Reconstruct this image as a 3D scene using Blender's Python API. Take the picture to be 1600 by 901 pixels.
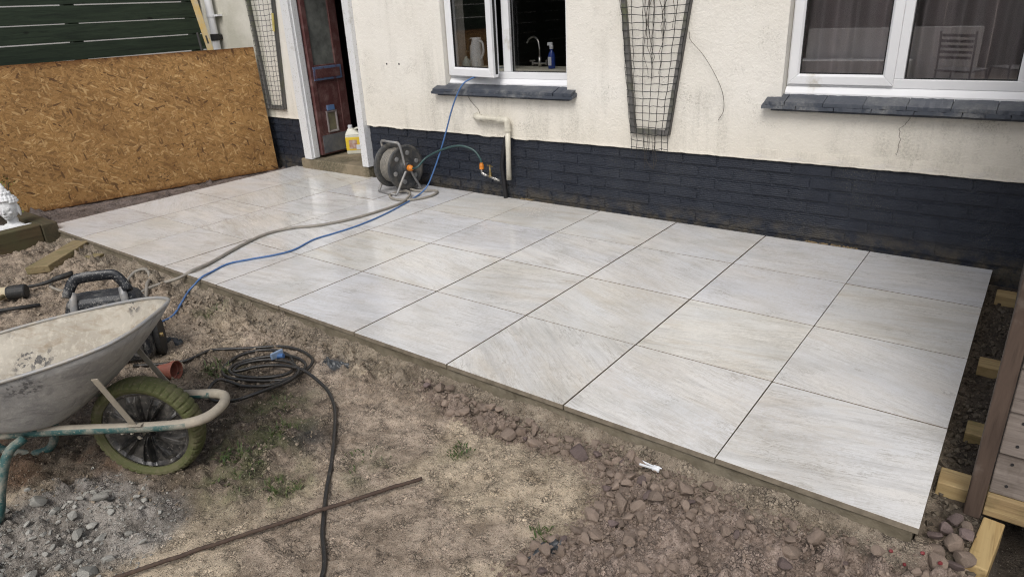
import bpy, bmesh, math, random
import numpy as np
from mathutils import Vector, Matrix, Euler
S = bpy.context.scene
for o in list(bpy.data.objects): bpy.data.objects.remove(o)
C = S.collection
R = math.radians
rnd = random.Random(7)

# ------------------------------------------------------------------ camera, sky, sun, exposure
cam = bpy.data.objects.new('camera', bpy.data.cameras.new('camera'))
C.objects.link(cam); S.camera = cam
cam.location = (0.0440, -1.8991, 1.4408)
cam.rotation_euler = (1.178244, 0.0475116, 0.64478)
cam.data.sensor_width = 36.0
cam.data.lens = 1068.06/1600*36
cam.data.clip_start = 0.02; cam.data.clip_end = 500
cam.data.dof.use_dof = True
cam.data.dof.focus_distance = 2.45
cam.data.dof.aperture_fstop = 6.0

SUN_EL, SUN_AZ = 50.0, 162.0          # azimuth measured clockwise from +Y
w = bpy.data.worlds.new('World'); S.world = w; w.use_nodes = True
nt = w.node_tree; nt.nodes.clear()
out = nt.nodes.new('ShaderNodeOutputWorld'); bg = nt.nodes.new('ShaderNodeBackground')
sky = nt.nodes.new('ShaderNodeTexSky'); sky.sky_type = 'NISHITA'; sky.sun_disc = False
sky.sun_elevation = R(SUN_EL); sky.sun_rotation = R(SUN_AZ)
sky.air_density = 1.0; sky.dust_density = 4.0; sky.ozone_density = 1.0
hs = nt.nodes.new('ShaderNodeHueSaturation'); hs.inputs['Saturation'].default_value = 0.42
nt.links.new(sky.outputs[0], hs.inputs['Color']); nt.links.new(hs.outputs[0], bg.inputs[0])
bg.inputs[1].default_value = 0.13
nt.links.new(bg.outputs[0], out.inputs[0])
sun = bpy.data.objects.new('sun', bpy.data.lights.new('sun', 'SUN')); C.objects.link(sun)
sun.data.energy = 1.1; sun.data.angle = R(26); sun.data.color = (1.0, 0.97, 0.93)
az, el = R(SUN_AZ), R(SUN_EL)
sdir = Vector((math.sin(az)*math.cos(el), math.cos(az)*math.cos(el), math.sin(el)))
sun.rotation_euler = (-sdir).to_track_quat('-Z', 'Y').to_euler()
S.view_settings.view_transform = 'Standard'; S.view_settings.look = 'None'
S.view_settings.exposure = 0.18; S.view_settings.gamma = 1.0
S.render.engine = 'CYCLES'
S.cycles.max_bounces = 8; S.cycles.use_adaptive_sampling = False; S.cycles.use_denoising = True; S.cycles.denoising_prefilter = 'NONE'; S.cycles.filter_width = 1.05; S.cycles.caustics_reflective = False; S.cycles.caustics_refractive = False

# ------------------------------------------------------------------ helpers: tagging
def tag(o, label=None, cat=None, group=None, kind=None):
    if label: o['label'] = label
    if cat: o['category'] = cat
    if group: o['group'] = group
    if kind: o['kind'] = kind
    return o
def thing(name, label, cat, loc=(0, 0, 0), rotz=0, group=None):
    o = bpy.data.objects.new(name, None); C.objects.link(o)
    o.empty_display_size = 0.05
    o.location = loc; o.rotation_euler = (0, 0, rotz)
    return tag(o, label, cat, group)
def world_loc(p):
    v = Vector((0, 0, 0))
    while p: v += p.location; p = p.parent
    return v
def link_mesh(name, me, m=None, parent=None):
    o = bpy.data.objects.new(name, me); C.objects.link(o)
    if m is not None and len(me.materials) == 0:
        for k in (m if isinstance(m, (list, tuple)) else [m]): me.materials.append(k)
    if parent: o.parent = parent
    return o
def inst(src, name=None, parent='same', loc=None, rot=None, scale=None):
    c = src.copy(); C.objects.link(c)
    if parent != 'same': c.parent = parent
    if loc is not None: c.location = loc
    if rot is not None: c.rotation_euler = rot
    if scale is not None: c.scale = scale
    return c
def copy_thing(root):
    r = root.copy(); C.objects.link(r)
    for ch in root.children:
        c = ch.copy(); C.objects.link(c); c.parent = r
        for g in ch.children:
            d = g.copy(); C.objects.link(d); d.parent = c
    return r
def bevel(o, wd, seg=2, ang=40):
    b = o.modifiers.new('bevel', 'BEVEL'); b.width = wd; b.segments = seg
    b.limit_method = 'ANGLE'; b.angle_limit = R(ang)
    return o
def smooth(o, on=True):
    o.data.polygons.foreach_set('use_smooth', [on]*len(o.data.polygons)); return o

def catmull(pts, sub=6, closed=False):
    P = [Vector(p) for p in pts]; n = len(P); outp = []
    rng = range(n) if closed else range(n-1)
    for i in rng:
        p1, p2 = P[i], P[(i+1) % n]
        p0 = P[(i-1) % n] if (closed or i > 0) else p1*2-p2
        p3 = P[(i+2) % n] if (closed or i+2 < n) else p2*2-p1
        for k in range(sub):
            t = k/sub
            outp.append(0.5*((2*p1)+(p2-p0)*t+(2*p0-5*p1+4*p2-p3)*t*t+(3*p1-p0-3*p2+p3)*t**3))
    if not closed: outp.append(P[-1])
    return outp

class MB:
    """collects geometry for ONE mesh object"""
    def __init__(s): s.v = []; s.f = []; s.mi = []
    def add(s, vs, fs, mi=0):
        k = len(s.v); s.v += [tuple(v) for v in vs]
        s.f += [tuple(i+k for i in f) for f in fs]; s.mi += [mi]*len(fs); return s
    def box(s, x0, x1, y0, y1, z0, z1, M=None, mi=0):
        vs = [Vector(p) for p in ((x0,y0,z0),(x1,y0,z0),(x1,y1,z0),(x0,y1,z0),(x0,y0,z1),(x1,y0,z1),(x1,y1,z1),(x0,y1,z1))]
        if M is not None: vs = [M @ v for v in vs]
        return s.add(vs, [(0,3,2,1),(4,5,6,7),(0,1,5,4),(1,2,6,5),(2,3,7,6),(3,0,4,7)], mi)
    def tube(s, pts, r, n=8, closed=False, mi=0, caps=True):
        P = [Vector(p) for p in pts]; m = len(P)
        rr = r if isinstance(r, (list, tuple)) else [r]*m
        T = []
        for i in range(m):
            a = P[(i-1) % m] if (closed or i > 0) else P[i]
            b = P[(i+1) % m] if (closed or i < m-1) else P[i]
            d = b-a; T.append(d.normalized() if d.length > 1e-9 else Vector((0,0,1)))
        up = Vector((0,0,1)) if abs(T[0].z) < .9 else Vector((1,0,0))
        nrm = (up-T[0]*up.dot(T[0])).normalized(); vs = []; fs = []
        for i in range(m):
            nrm = nrm-T[i]*nrm.dot(T[i])
            nrm = nrm.normalized() if nrm.length > 1e-6 else T[i].orthogonal().normalized()
            bn = T[i].cross(nrm)
            for k in range(n):
                a = 2*math.pi*k/n
                vs.append(P[i]+(nrm*math.cos(a)+bn*math.sin(a))*rr[i])
        for i in range(m if closed else m-1):
            j = (i+1) % m
            for k in range(n):
                l = (k+1) % n
                fs.append((i*n+k, i*n+l, j*n+l, j*n+k))
        if caps and not closed:
            fs.append(tuple(range(n-1, -1, -1))); fs.append(tuple((m-1)*n+k for k in range(n)))
        return s.add(vs, fs, mi)
    def lathe(s, prof, M=None, n=24, mi=0, cap=True):
        """profile of (radius, height) about local Z"""
        vs = []; fs = []
        for (r, h) in prof:
            for k in range(n):
                a = 2*math.pi*k/n; v = Vector((r*math.cos(a), r*math.sin(a), h)); vs.append(M @ v if M is not None else v)
        for i in range(len(prof)-1):
            for k in range(n):
                l = (k+1) % n; fs.append((i*n+k, i*n+l, (i+1)*n+l, (i+1)*n+k))
        if cap:
            fs.append(tuple(range(n-1, -1, -1))); fs.append(tuple((len(prof)-1)*n+k for k in range(n)))
        return s.add(vs, fs, mi)
    def grid(s, X, Y, Z, mi=0, flip=False):
        ny, nx = X.shape; vs = np.stack([X, Y, Z], -1).reshape(-1, 3)
        fs = []
        for j in range(ny-1):
            for i in range(nx-1):
                a = j*nx+i; q = (a, a+1, a+nx+1, a+nx); fs.append(q[::-1] if flip else q)
        return s.add(vs, fs, mi)
    def build(s, name, m, parent=None, sm=False, origin=None):
        if origin is None: origin = world_loc(parent) if (parent and not getattr(s, 'local', False)) else Vector((0,0,0))
        if getattr(s, 'local', False): origin = Vector((0,0,0))
        me = bpy.data.meshes.new(name)
        me.from_pydata([(v[0]-origin[0], v[1]-origin[1], v[2]-origin[2]) for v in s.v], [], s.f)
        ms = m if isinstance(m, (list, tuple)) else [m]
        for k in ms: me.materials.append(k)
        if len(ms) > 1: me.polygons.foreach_set('material_index', s.mi)
        if sm: me.polygons.foreach_set('use_smooth', [True]*len(me.polygons))
        me.update()
        o = bpy.data.objects.new(name, me); C.objects.link(o)
        if parent: o.parent = parent
        return o
def LMB():
    m = MB(); m.local = True; return m
def fix_normals(o):
    bm = bmesh.new(); bm.from_mesh(o.data); bmesh.ops.recalc_face_normals(bm, faces=bm.faces); bm.to_mesh(o.data); bm.free(); return o

# ------------------------------------------------------------------ numpy noise
def _hash(ix, iy, seed):
    h = (ix.astype(np.int64)*374761393 + iy.astype(np.int64)*668265263 + seed*974711) & 0x7fffffff
    h = ((h ^ (h >> 13))*1274126177) & 0x7fffffff
    return ((h ^ (h >> 16)) & 0xffff)/65535.0
def vnoise(x, y, seed=0):
    ix = np.floor(x); iy = np.floor(y); fx = x-ix; fy = y-iy
    fx = fx*fx*fx*(fx*(fx*6-15)+10); fy = fy*fy*fy*(fy*(fy*6-15)+10)
    a = _hash(ix, iy, seed); b = _hash(ix+1, iy, seed); c = _hash(ix, iy+1, seed); d = _hash(ix+1, iy+1, seed)
    return (a*(1-fx)+b*fx)*(1-fy)+(c*(1-fx)+d*fx)*fy
def fbm(x, y, f, oct=4, seed=0, gain=.5):
    x = np.asarray(x, float); y = np.asarray(y, float); s = 0; a = 1; n = 0
    for k in range(oct):
        c, sn = math.cos(.6*k), math.sin(.6*k)
        s = s+a*(vnoise((x*c-y*sn)*f+17.3*k, (x*sn+y*c)*f-9.1*k, seed+k)-.5); n += a; a *= gain; f *= 2.03
    return s/n*2
def sstep(a, b, x):
    t = np.clip((x-a)/(b-a), 0, 1); return t*t*(3-2*t)
def polydist(x, y, poly):
    """signed distance, positive inside"""
    x = np.asarray(x, float); y = np.asarray(y, float)
    d = np.full(x.shape, 1e9); ins = np.zeros(x.shape, bool); n = len(poly)
    for i in range(n):
        ax, ay = poly[i]; bx, by = poly[(i+1) % n]
        ex, ey = bx-ax, by-ay
        t = np.clip(((x-ax)*ex+(y-ay)*ey)/(ex*ex+ey*ey+1e-12), 0, 1)
        d = np.minimum(d, np.hypot(x-ax-t*ex, y-ay-t*ey))
        c = ((ay > y) != (by > y)) & (x < (bx-ax)*(y-ay)/((by-ay) if abs(by-ay) > 1e-9 else 1e-9)+ax)
        ins ^= c
    return np.where(ins, d, -d)

# ------------------------------------------------------------------ materials
class Mat:
    def __init__(s, name, rough=.6, spec=.5, metal=0.0, col=(.5,.5,.5)):
        s.m = bpy.data.materials.new(name); s.m.use_nodes = True; s.nt = s.m.node_tree
        s.b = s.nt.nodes['Principled BSDF']
        s.b.inputs['Roughness'].default_value = rough; s.b.inputs['Metallic'].default_value = metal
        s.b.inputs['Specular IOR Level'].default_value = spec
        s.b.inputs['Base Color'].default_value = (*col, 1)
        s._tc = None
    def n(s, t, **k):
        nd = s.nt.nodes.new('ShaderNode'+t)
        for a, v in k.items(): setattr(nd, a, v)
        return nd
    def put(s, sock, v):
        if isinstance(v, bpy.types.NodeSocket): s.nt.links.new(v, sock)
        elif v is not None:
            if isinstance(v, (tuple, list)) and len(v) == 3 and sock.type == 'RGBA': v = (*v, 1)
            sock.default_value = v
    def tc(s, which='Object'):
        if s._tc is None: s._tc = s.n('TexCoord')
        return s._tc.outputs[which]
    def wpos(s): return s.n('NewGeometry').outputs['Position']
    def map(s, vec, scale=(1,1,1), rot=(0,0,0), loc=(0,0,0)):
        m = s.n('Mapping'); s.put(m.inputs['Vector'], vec); m.inputs['Scale'].default_value = scale
        s.put(m.inputs['Rotation'], rot); s.put(m.inputs['Location'], loc); return m.outputs[0]
    def noise(s, vec, scale=5, detail=4, rough=.5, dist=0, out='Fac'):
        t = s.n('TexNoise'); s.put(t.inputs['Vector'], vec); s.put(t.inputs['Scale'], scale)
        t.inputs['Detail'].default_value = detail; t.inputs['Roughness'].default_value = rough; t.inputs['Distortion'].default_value = dist
        return t.outputs[out]
    def vor(s, vec, scale=5, feature='F1', out='Distance', rand=1):
        t = s.n('TexVoronoi', feature=feature); s.put(t.inputs['Vector'], vec); t.inputs['Scale'].default_value = scale
        t.inputs['Randomness'].default_value = rand
        return t.outputs[out]
    def ramp(s, fac, stops, interp='LINEAR'):
        r = s.n('ValToRGB'); r.color_ramp.interpolation = interp; s.put(r.inputs[0], fac)
        e = r.color_ramp.elements
        while len(e) < len(stops): e.new(.5)
        for i, (p, c) in enumerate(stops):
            e[i].position = p
            e[i].color = (c, c, c, 1) if isinstance(c, (int, float)) else (*c, 1)
        return r.outputs[0]
    def mix(s, a, b, fac, mode='MIX'):
        m = s.n('Mix', data_type='RGBA', blend_type=mode)
        s.put(m.inputs[0], fac); s.put(m.inputs[6], a); s.put(m.inputs[7], b); return m.outputs[2]
    def math(s, op, a, b=None, c=None):
        m = s.n('Math', operation=op); s.put(m.inputs[0], a)
        if b is not None: s.put(m.inputs[1], b)
        if c is not None: s.put(m.inputs[2], c)
        return m.outputs[0]
    def sep(s, vec):
        x = s.n('SeparateXYZ'); s.put(x.inputs[0], vec); return x.outputs
    def bump(s, h, strength=.4, dist=.005, prev=None):
        b = s.n('Bump'); b.inputs['Strength'].default_value = strength; b.inputs['Distance'].default_value = dist
        s.put(b.inputs['Height'], h)
        if prev is not None: s.put(b.inputs['Normal'], prev)
        return b.outputs[0]
    def base(s, v): s.put(s.b.inputs['Base Color'], v)
    def rough(s, v): s.put(s.b.inputs['Roughness'], v)
    def normal(s, v): s.put(s.b.inputs['Normal'], v)

def simple(name, c1, c2=None, scale=12, rough=.5, metal=0, bump=.15, bscale=60, spec=.5, dirt=None, dirtamt=.35, stretch=(1,1,1)):
    """two-tone mottled surface with fine relief and optional dirt film"""
    m = Mat(name, rough, spec, metal)
    v = m.map(m.tc(), stretch)
    c2 = c2 or tuple(x*.7 for x in c1)
    col = m.mix(c1, c2, m.ramp(m.noise(v, scale, 5, .6), [(.35, 0), (.7, 1)]))
    if dirt:
        d = m.ramp(m.noise(v, scale*.6, 6, .65), [(.5-dirtamt*.4, 0), (.62-dirtamt*.2, 1)])
        d2 = m.ramp(m.noise(v, scale*9, 3, .6), [(.35, .3), (.6, 1)])
        dd = m.math('MULTIPLY', d, d2)
        col = m.mix(col, dirt, dd)
        m.rough(m.math('MULTIPLY_ADD', dd, .35, rough))
    m.base(col)
    m.normal(m.bump(m.noise(v, bscale, 4, .6), bump, .004))
    return m.m

def mat_tile():
    m = Mat('porcelain', .3, .5)
    oi = m.n('ObjectInfo'); rn = oi.outputs['Random']
    r2 = m.math('FRACT', m.math('MULTIPLY', rn, 37.7)); r3 = m.math('FRACT', m.math('MULTIPLY', rn, 91.3))
    ang = m.math('MULTIPLY_ADD', m.math('POWER', r2, 2.2), .95, -.22)
    rot = m.n('CombineXYZ'); m.put(rot.inputs[2], ang)
    off = m.n('CombineXYZ'); m.put(off.inputs[0], m.math('MULTIPLY', rn, 53)); m.put(off.inputs[1], m.math('MULTIPLY', r3, 71))
    v = m.map(m.tc(), (1,1,1), rot.outputs[0], off.outputs[0])
    warp = m.n('VectorMath', operation='MULTIPLY_ADD')
    m.put(warp.inputs[0], m.noise(v, 3.2, 4, .55, 0, 'Color')); warp.inputs[1].default_value = (.05, .05, 0); m.put(warp.inputs[2], v)
    vw = warp.outputs[0]
    st = m.map(vw, (1.2, 10.0, 1)); fine = m.map(vw, (4.5, 85.0, 1))
    streak = m.noise(st, 2.0, 8, .66, .15)
    finen = m.noise(fine, 1.5, 7, .76, .15)
    mott = m.noise(vw, 60, 7, .76)
    rough_patch = m.ramp(m.noise(m.map(vw, (1, 2.2, 1)), 2.6, 4, .6), [(.40, 0), (.60, 1)])
    amt = m.math('MULTIPLY_ADD', r3, .65, .25)
    r4 = m.math('FRACT', m.math('MULTIPLY', rn, 213.1))
    col = m.mix((.70, .71, .72), (.74, .722, .685), m.ramp(m.math('ADD', m.noise(m.map(vw, (1, 2.5, 1)), 1.6, 4, .55), m.math('MULTIPLY_ADD', r4, .2, -.1)), [(.36, 0), (.64, 1)]))
    col = m.mix(col, (.56, .545, .515), m.math('MULTIPLY', m.ramp(mott, [(.47, 0), (.60, 1)]), m.math('MULTIPLY_ADD', rough_patch, .35, .2)))
    col = m.mix(col, (.55, .545, .535), m.math('MULTIPLY', m.ramp(streak, [(.48, 0), (.66, 1)]), amt))
    col = m.mix(col, (.54, .48, .395), m.math('MULTIPLY', m.math('MULTIPLY', m.ramp(m.noise(m.map(st, (.9,.55,1), (0,0,0), (7,3,0)), 1.5, 8, .70, .25), [(.53, 0), (.70, 1)]), m.math('MULTIPLY_ADD', r4, .9, .15)), .8))
    hair = m.ramp(m.math('ABSOLUTE', m.math('SUBTRACT', m.noise(m.map(vw, (1.6, 11, 1), (0,0,0), (5,2,0)), 1.6, 9, .72, .1), .5)), [(0, 1), (.016, 0)])
    col = m.mix(col, (.33, .305, .265), m.math('MULTIPLY', hair, m.math('MULTIPLY', m.ramp(m.noise(v, 4, 4, .6), [(.40, 0), (.60, .9)]), m.math('MULTIPLY_ADD', r3, .7, .3))))
    vein = m.ramp(m.math('ABSOLUTE', m.math('SUBTRACT', m.noise(m.map(vw, (1.0, 3.0, 1), (0,0,0), (3,9,0)), 1.3, 9, .72, .1), .5)), [(0, 1), (.007, 0)])
    col = m.mix(col, (.24, .22, .19), m.math('MULTIPLY', vein, m.ramp(m.noise(v, 5, 3, .6), [(.52, 0), (.64, .8)])))
    grain = m.math('MULTIPLY', m.ramp(finen, [(.50, 0), (.62, 1)]), m.math('MULTIPLY_ADD', rough_patch, .40, .10))
    col = m.mix(col, (.38, .36, .32), grain)
    spk = m.ramp(m.noise(v, 300, 2, .6), [(.56, 0), (.66, 1)])
    col = m.mix(col, (.40, .385, .36), m.math('MULTIPLY', spk, .3))
    tv = m.math('MULTIPLY_ADD', m.math('FRACT', m.math('MULTIPLY', rn, 467.9)), .10, .92)
    tc_ = m.n('CombineColor'); m.put(tc_.inputs[0], tv); m.put(tc_.inputs[1], tv); m.put(tc_.inputs[2], m.math('MULTIPLY_ADD', r4, -.045, m.math('ADD', tv, .03)))
    col = m.mix(col, tc_.outputs[0], 1, 'MULTIPLY')
    damp = m.math('MULTIPLY', m.ramp(m.noise(m.map(m.wpos(), (1, 1.6, 1)), 1.9, 5, .6), [(.50, 0), (.60, 1)]), .5)
    col = m.mix(col, m.mix(col, (.80, .79, .76), 1, 'MULTIPLY'), damp)
    dust = m.math('MULTIPLY', m.ramp(m.noise(m.wpos(), 1.5, 5, .62), [(.49, 0), (.68, 1)]), m.ramp(m.noise(m.wpos(), 60, 3, .6), [(.4, .2), (.62, .6)]))
    col = m.mix(col, (.47, .40, .31), m.math('MULTIPLY', dust, .6))
    m.base(col)
    wet = m.ramp(m.noise(m.wpos(), .9, 3, .5), [(.35, .07), (.65, .20)])
    m.rough(m.math('ADD', wet, m.math('MULTIPLY', dust, .2)))
    h = m.math('ADD', m.math('MULTIPLY', streak, .5), m.math('ADD', m.math('MULTIPLY', finen, .4), m.math('MULTIPLY', mott, .5)))
    n1 = m.bump(h, .10, .003)
    m.normal(n1)
    return m.m

def mat_ground():
    m = Mat('earth', .72, .35)
    at = m.n('Attribute', attribute_name='zone').outputs['Color']
    v = m.tc()
    n1 = m.noise(v, 7, 8, .72); n2 = m.noise(v, 75, 6, .75); n3 = m.noise(v, 300, 4, .7)
    col = m.mix(m.mix(at, (.66, .64, .61), 1, 'MULTIPLY'), m.mix(at, (1.26, 1.26, 1.26), 1, 'MULTIPLY'), m.ramp(n1, [(.38, 0), (.58, 1)]))
    col = m.mix(col, m.mix(col, (.58, .55, .52), 1, 'MULTIPLY'), m.ramp(n2, [(.38, .8), (.47, 0)]))
    col = m.mix(col, m.mix(col, (1.28, 1.28, 1.28), 1, 'MULTIPLY'), m.ramp(n2, [(.54, 0), (.66, .7)]))
    col = m.mix(col, m.mix(col, (.62, .60, .57), 1, 'MULTIPLY'), m.ramp(n3, [(.38, .7), (.47, 0)]))
    # crumb structure: every crumb its own tone, crevice shade painted dark between them, fading out on the trodden sand
    wv = m.n('VectorMath', operation='MULTIPLY_ADD'); m.put(wv.inputs[0], m.noise(v, 60, 3, .6, 0, 'Color')); wv.inputs[1].default_value = (.012, .012, .012); m.put(wv.inputs[2], v)
    hcr = None
    for sc_, k_, lo_, hi_ in ((70, .95, .47, .60), (190, .60, .40, .58)):
        cc = m.n('SeparateColor'); m.put(cc.inputs[0], m.vor(wv.outputs[0], sc_, 'F1', 'Color'))
        ed = m.ramp(m.vor(wv.outputs[0], sc_, 'DISTANCE_TO_EDGE', 'Distance'), [(.02, .30), (.13, 1)])
        val = m.math('MULTIPLY', m.math('MULTIPLY_ADD', cc.outputs[0], .75, .72), ed)
        vc = m.n('CombineColor'); [m.put(vc.inputs[q], val) for q in range(3)]
        mk = m.math('MULTIPLY', m.ramp(m.noise(v, 11, 5, .7), [(lo_, 0), (hi_, 1)]), k_)
        col = m.mix(col, m.mix(col, vc.outputs[0], 1, 'MULTIPLY'), mk)
        hh = m.math('MULTIPLY', m.math('MULTIPLY', ed, m.math('MULTIPLY_ADD', cc.outputs[1], .6, .4)), mk)
        hcr = hh if hcr is None else m.math('MULTIPLY_ADD', hh, .5, hcr)
    peb = m.vor(v, 170, 'F1', 'Color'); pc = m.n('SeparateColor'); m.put(pc.inputs[0], peb)
    pd = m.ramp(m.vor(v, 170, 'F1', 'Distance'), [(.30, 1), (.42, 0)])
    col = m.mix(col, (.60, .55, .45), m.math('MULTIPLY', m.math('MULTIPLY', m.math('GREATER_THAN', pc.outputs[0], .93), pd), .5))
    col = m.mix(col, (.07, .058, .046), m.math('MULTIPLY', m.math('MULTIPLY', m.math('LESS_THAN', pc.outputs[1], .14), pd), .75))
    m.base(col)
    m.rough(m.ramp(m.noise(v, 5, 4, .6), [(.35, .42), (.62, .85)]))
    h = m.math('ADD', m.math('ADD', n2, m.math('MULTIPLY', n3, .5)), m.math('MULTIPLY', hcr, .8))
    m.normal(m.bump(h, .85, .012))
    return m.m

def mat_render():
    m = Mat('cream_render', .85, .25)
    v = m.tc(); X, Y, Z = m.sep(v)
    col = m.mix((.775, .75, .695), (.72, .69, .625), m.ramp(m.noise(v, 1.6, 5, .6), [(.35, 0), (.68, 1)]))
    # yellower paint low down, greyer run-off streaks
    col = m.mix(col, (.68, .63, .53), m.math('MULTIPLY', m.ramp(Z, [(.5, 1), (.85, 0)]), .5))
    sv = m.map(v, (7, 7, .8))
    streak = m.math('MULTIPLY', m.ramp(m.noise(sv, 1.3, 5, .65), [(.46, 0), (.66, 1)]), m.ramp(m.noise(v, 1.9, 3, .5), [(.40, 0), (.56, 1)]))
    spot = m.ramp(m.noise(v, 75, 5, .8), [(.42, .12), (.60, 1)])
    col = m.mix(col, (.22, .21, .17), m.math('MULTIPLY', m.math('MULTIPLY', streak, spot), .45))
    patch = m.math('MULTIPLY', m.ramp(m.noise(v, 4.5, 4, .6), [(.56, 0), (.70, 1)]), m.ramp(m.noise(v, 110, 3, .7), [(.50, 0), (.66, 1)]))
    col = m.mix(col, (.20, .18, .14), m.math('MULTIPLY', patch, .55))
    # green algae toward the far left corner and fence
    alg = m.math('MULTIPLY', m.ramp(m.math('MULTIPLY', X, -1), [(6.2, 0), (6.9, 1)]), m.ramp(m.noise(v, 3, 4, .6), [(.35, .3), (.65, .9)]))
    alg = m.math('MULTIPLY', m.math('GREATER_THAN', m.math('MULTIPLY', X, -1), 6.3), m.ramp(m.noise(v, 3, 4, .6), [(.35, .35), (.65, .8)]))
    col = m.mix(col, (.42, .41, .33), alg)
    # hairline crack running down from the right-hand sill
    cx = m.math('ADD', m.math('MULTIPLY', m.math('SUBTRACT', m.noise(m.map(v, (0, 0, 1)), 9, 4, .6), .5), .12), -.555)
    cx = m.math('ADD', cx, m.math('MULTIPLY', m.math('MAXIMUM', m.math('SUBTRACT', Z, .72), 0), .55))
    ck = m.ramp(m.math('ABSOLUTE', m.math('SUBTRACT', X, cx)), [(0, 1), (.0028, 0)])
    zr = m.math('MULTIPLY', m.math('GREATER_THAN', Z, .57), m.math('LESS_THAN', Z, .84))
    col = m.mix(col, (.12, .10, .08), m.math('MULTIPLY', m.math('MULTIPLY', ck, zr), .85))
    # pale filler patch
    fp = m.math('MULTIPLY', m.math('GREATER_THAN', X, -.62), m.ramp(m.noise(m.map(v, (4, 4, 8)), 1.0, 3, .5), [(.56, 0), (.62, .7)]))
    col = m.mix(col, (.66, .63, .58), m.math('MULTIPLY', fp, m.math('LESS_THAN', Z, .72)))
    m.base(col)
    h = m.math('ADD', m.noise(v, 95, 4, .62), m.math('MULTIPLY', m.noise(v, 28, 3, .5), .8))
    n1 = m.bump(m.noise(v, 2.2, 3, .5), .35, .03)
    m.normal(m.bump(h, .62, .006, n1))
    return m.m

def mat_brickpaint():
    m = Mat('dark_masonry_paint', .5, .45)
    v = m.wpos(); X, Y, Z = m.sep(v)
    col = m.mix((.010, .014, .025), (.021, .0265, .040), m.ramp(m.noise(v, 5, 5, .6), [(.35, 0), (.7, 1)]))
    # overspray / efflorescence speckle
    sp = m.math('MULTIPLY', m.ramp(m.noise(v, 170, 3, .7), [(.58, 0), (.68, 1)]), m.ramp(m.noise(v, 2.4, 4, .6), [(.48, 0), (.66, 1)]))
    col = m.mix(col, (.16, .145, .09), m.math('MULTIPLY', sp, .7))
    scuff = m.ramp(m.noise(m.map(v, (4, 4, 22)), 4, 5, .7), [(.64, 0), (.78, .5)])
    col = m.mix(col, (.05, .056, .07), scuff)
    # splash of mud right above the paving
    mud = m.math('MULTIPLY', m.ramp(Z, [(.0, 1), (.13, 0)]), m.ramp(m.noise(v, 9, 6, .75), [(.42, 0), (.60, .8)]))
    col = m.mix(col, (.10, .085, .06), mud)
    m.base(col)
    # combed rustic face on the bricks along the middle of the wall
    comb = m.n('TexWave', wave_type='BANDS', bands_direction='Z'); m.put(comb.inputs['Vector'], v)
    comb.inputs['Scale'].default_value = 26; comb.inputs['Distortion'].default_value = 5.0; comb.inputs['Detail'].default_value = 3; comb.inputs['Detail Scale'].default_value = 2.5
    cm = m.math('MULTIPLY', comb.outputs['Fac'], m.math('MULTIPLY', m.ramp(m.math('ADD', X, 4), [(5, 1), (6, 1)]), 1))
    lin = m.math('MULTIPLY', cm, m.ramp(m.math('ADD', m.math('MULTIPLY', X, -1), m.math('MULTIPLY_ADD', m.noise(v, 2.5, 3, .6), 1.6, -.8)), [(.9, 0), (2.2, 1)]))
    n1 = m.bump(lin, .40, .006)
    h = m.math('ADD', m.noise(v, 110, 4, .65), m.noise(v, 30, 3, .5))
    m.normal(m.bump(h, .6, .007, n1))
    m.rough(m.ramp(m.noise(v, 40, 3, .6), [(.35, .42), (.65, .66)]))
    return m.m

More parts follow.
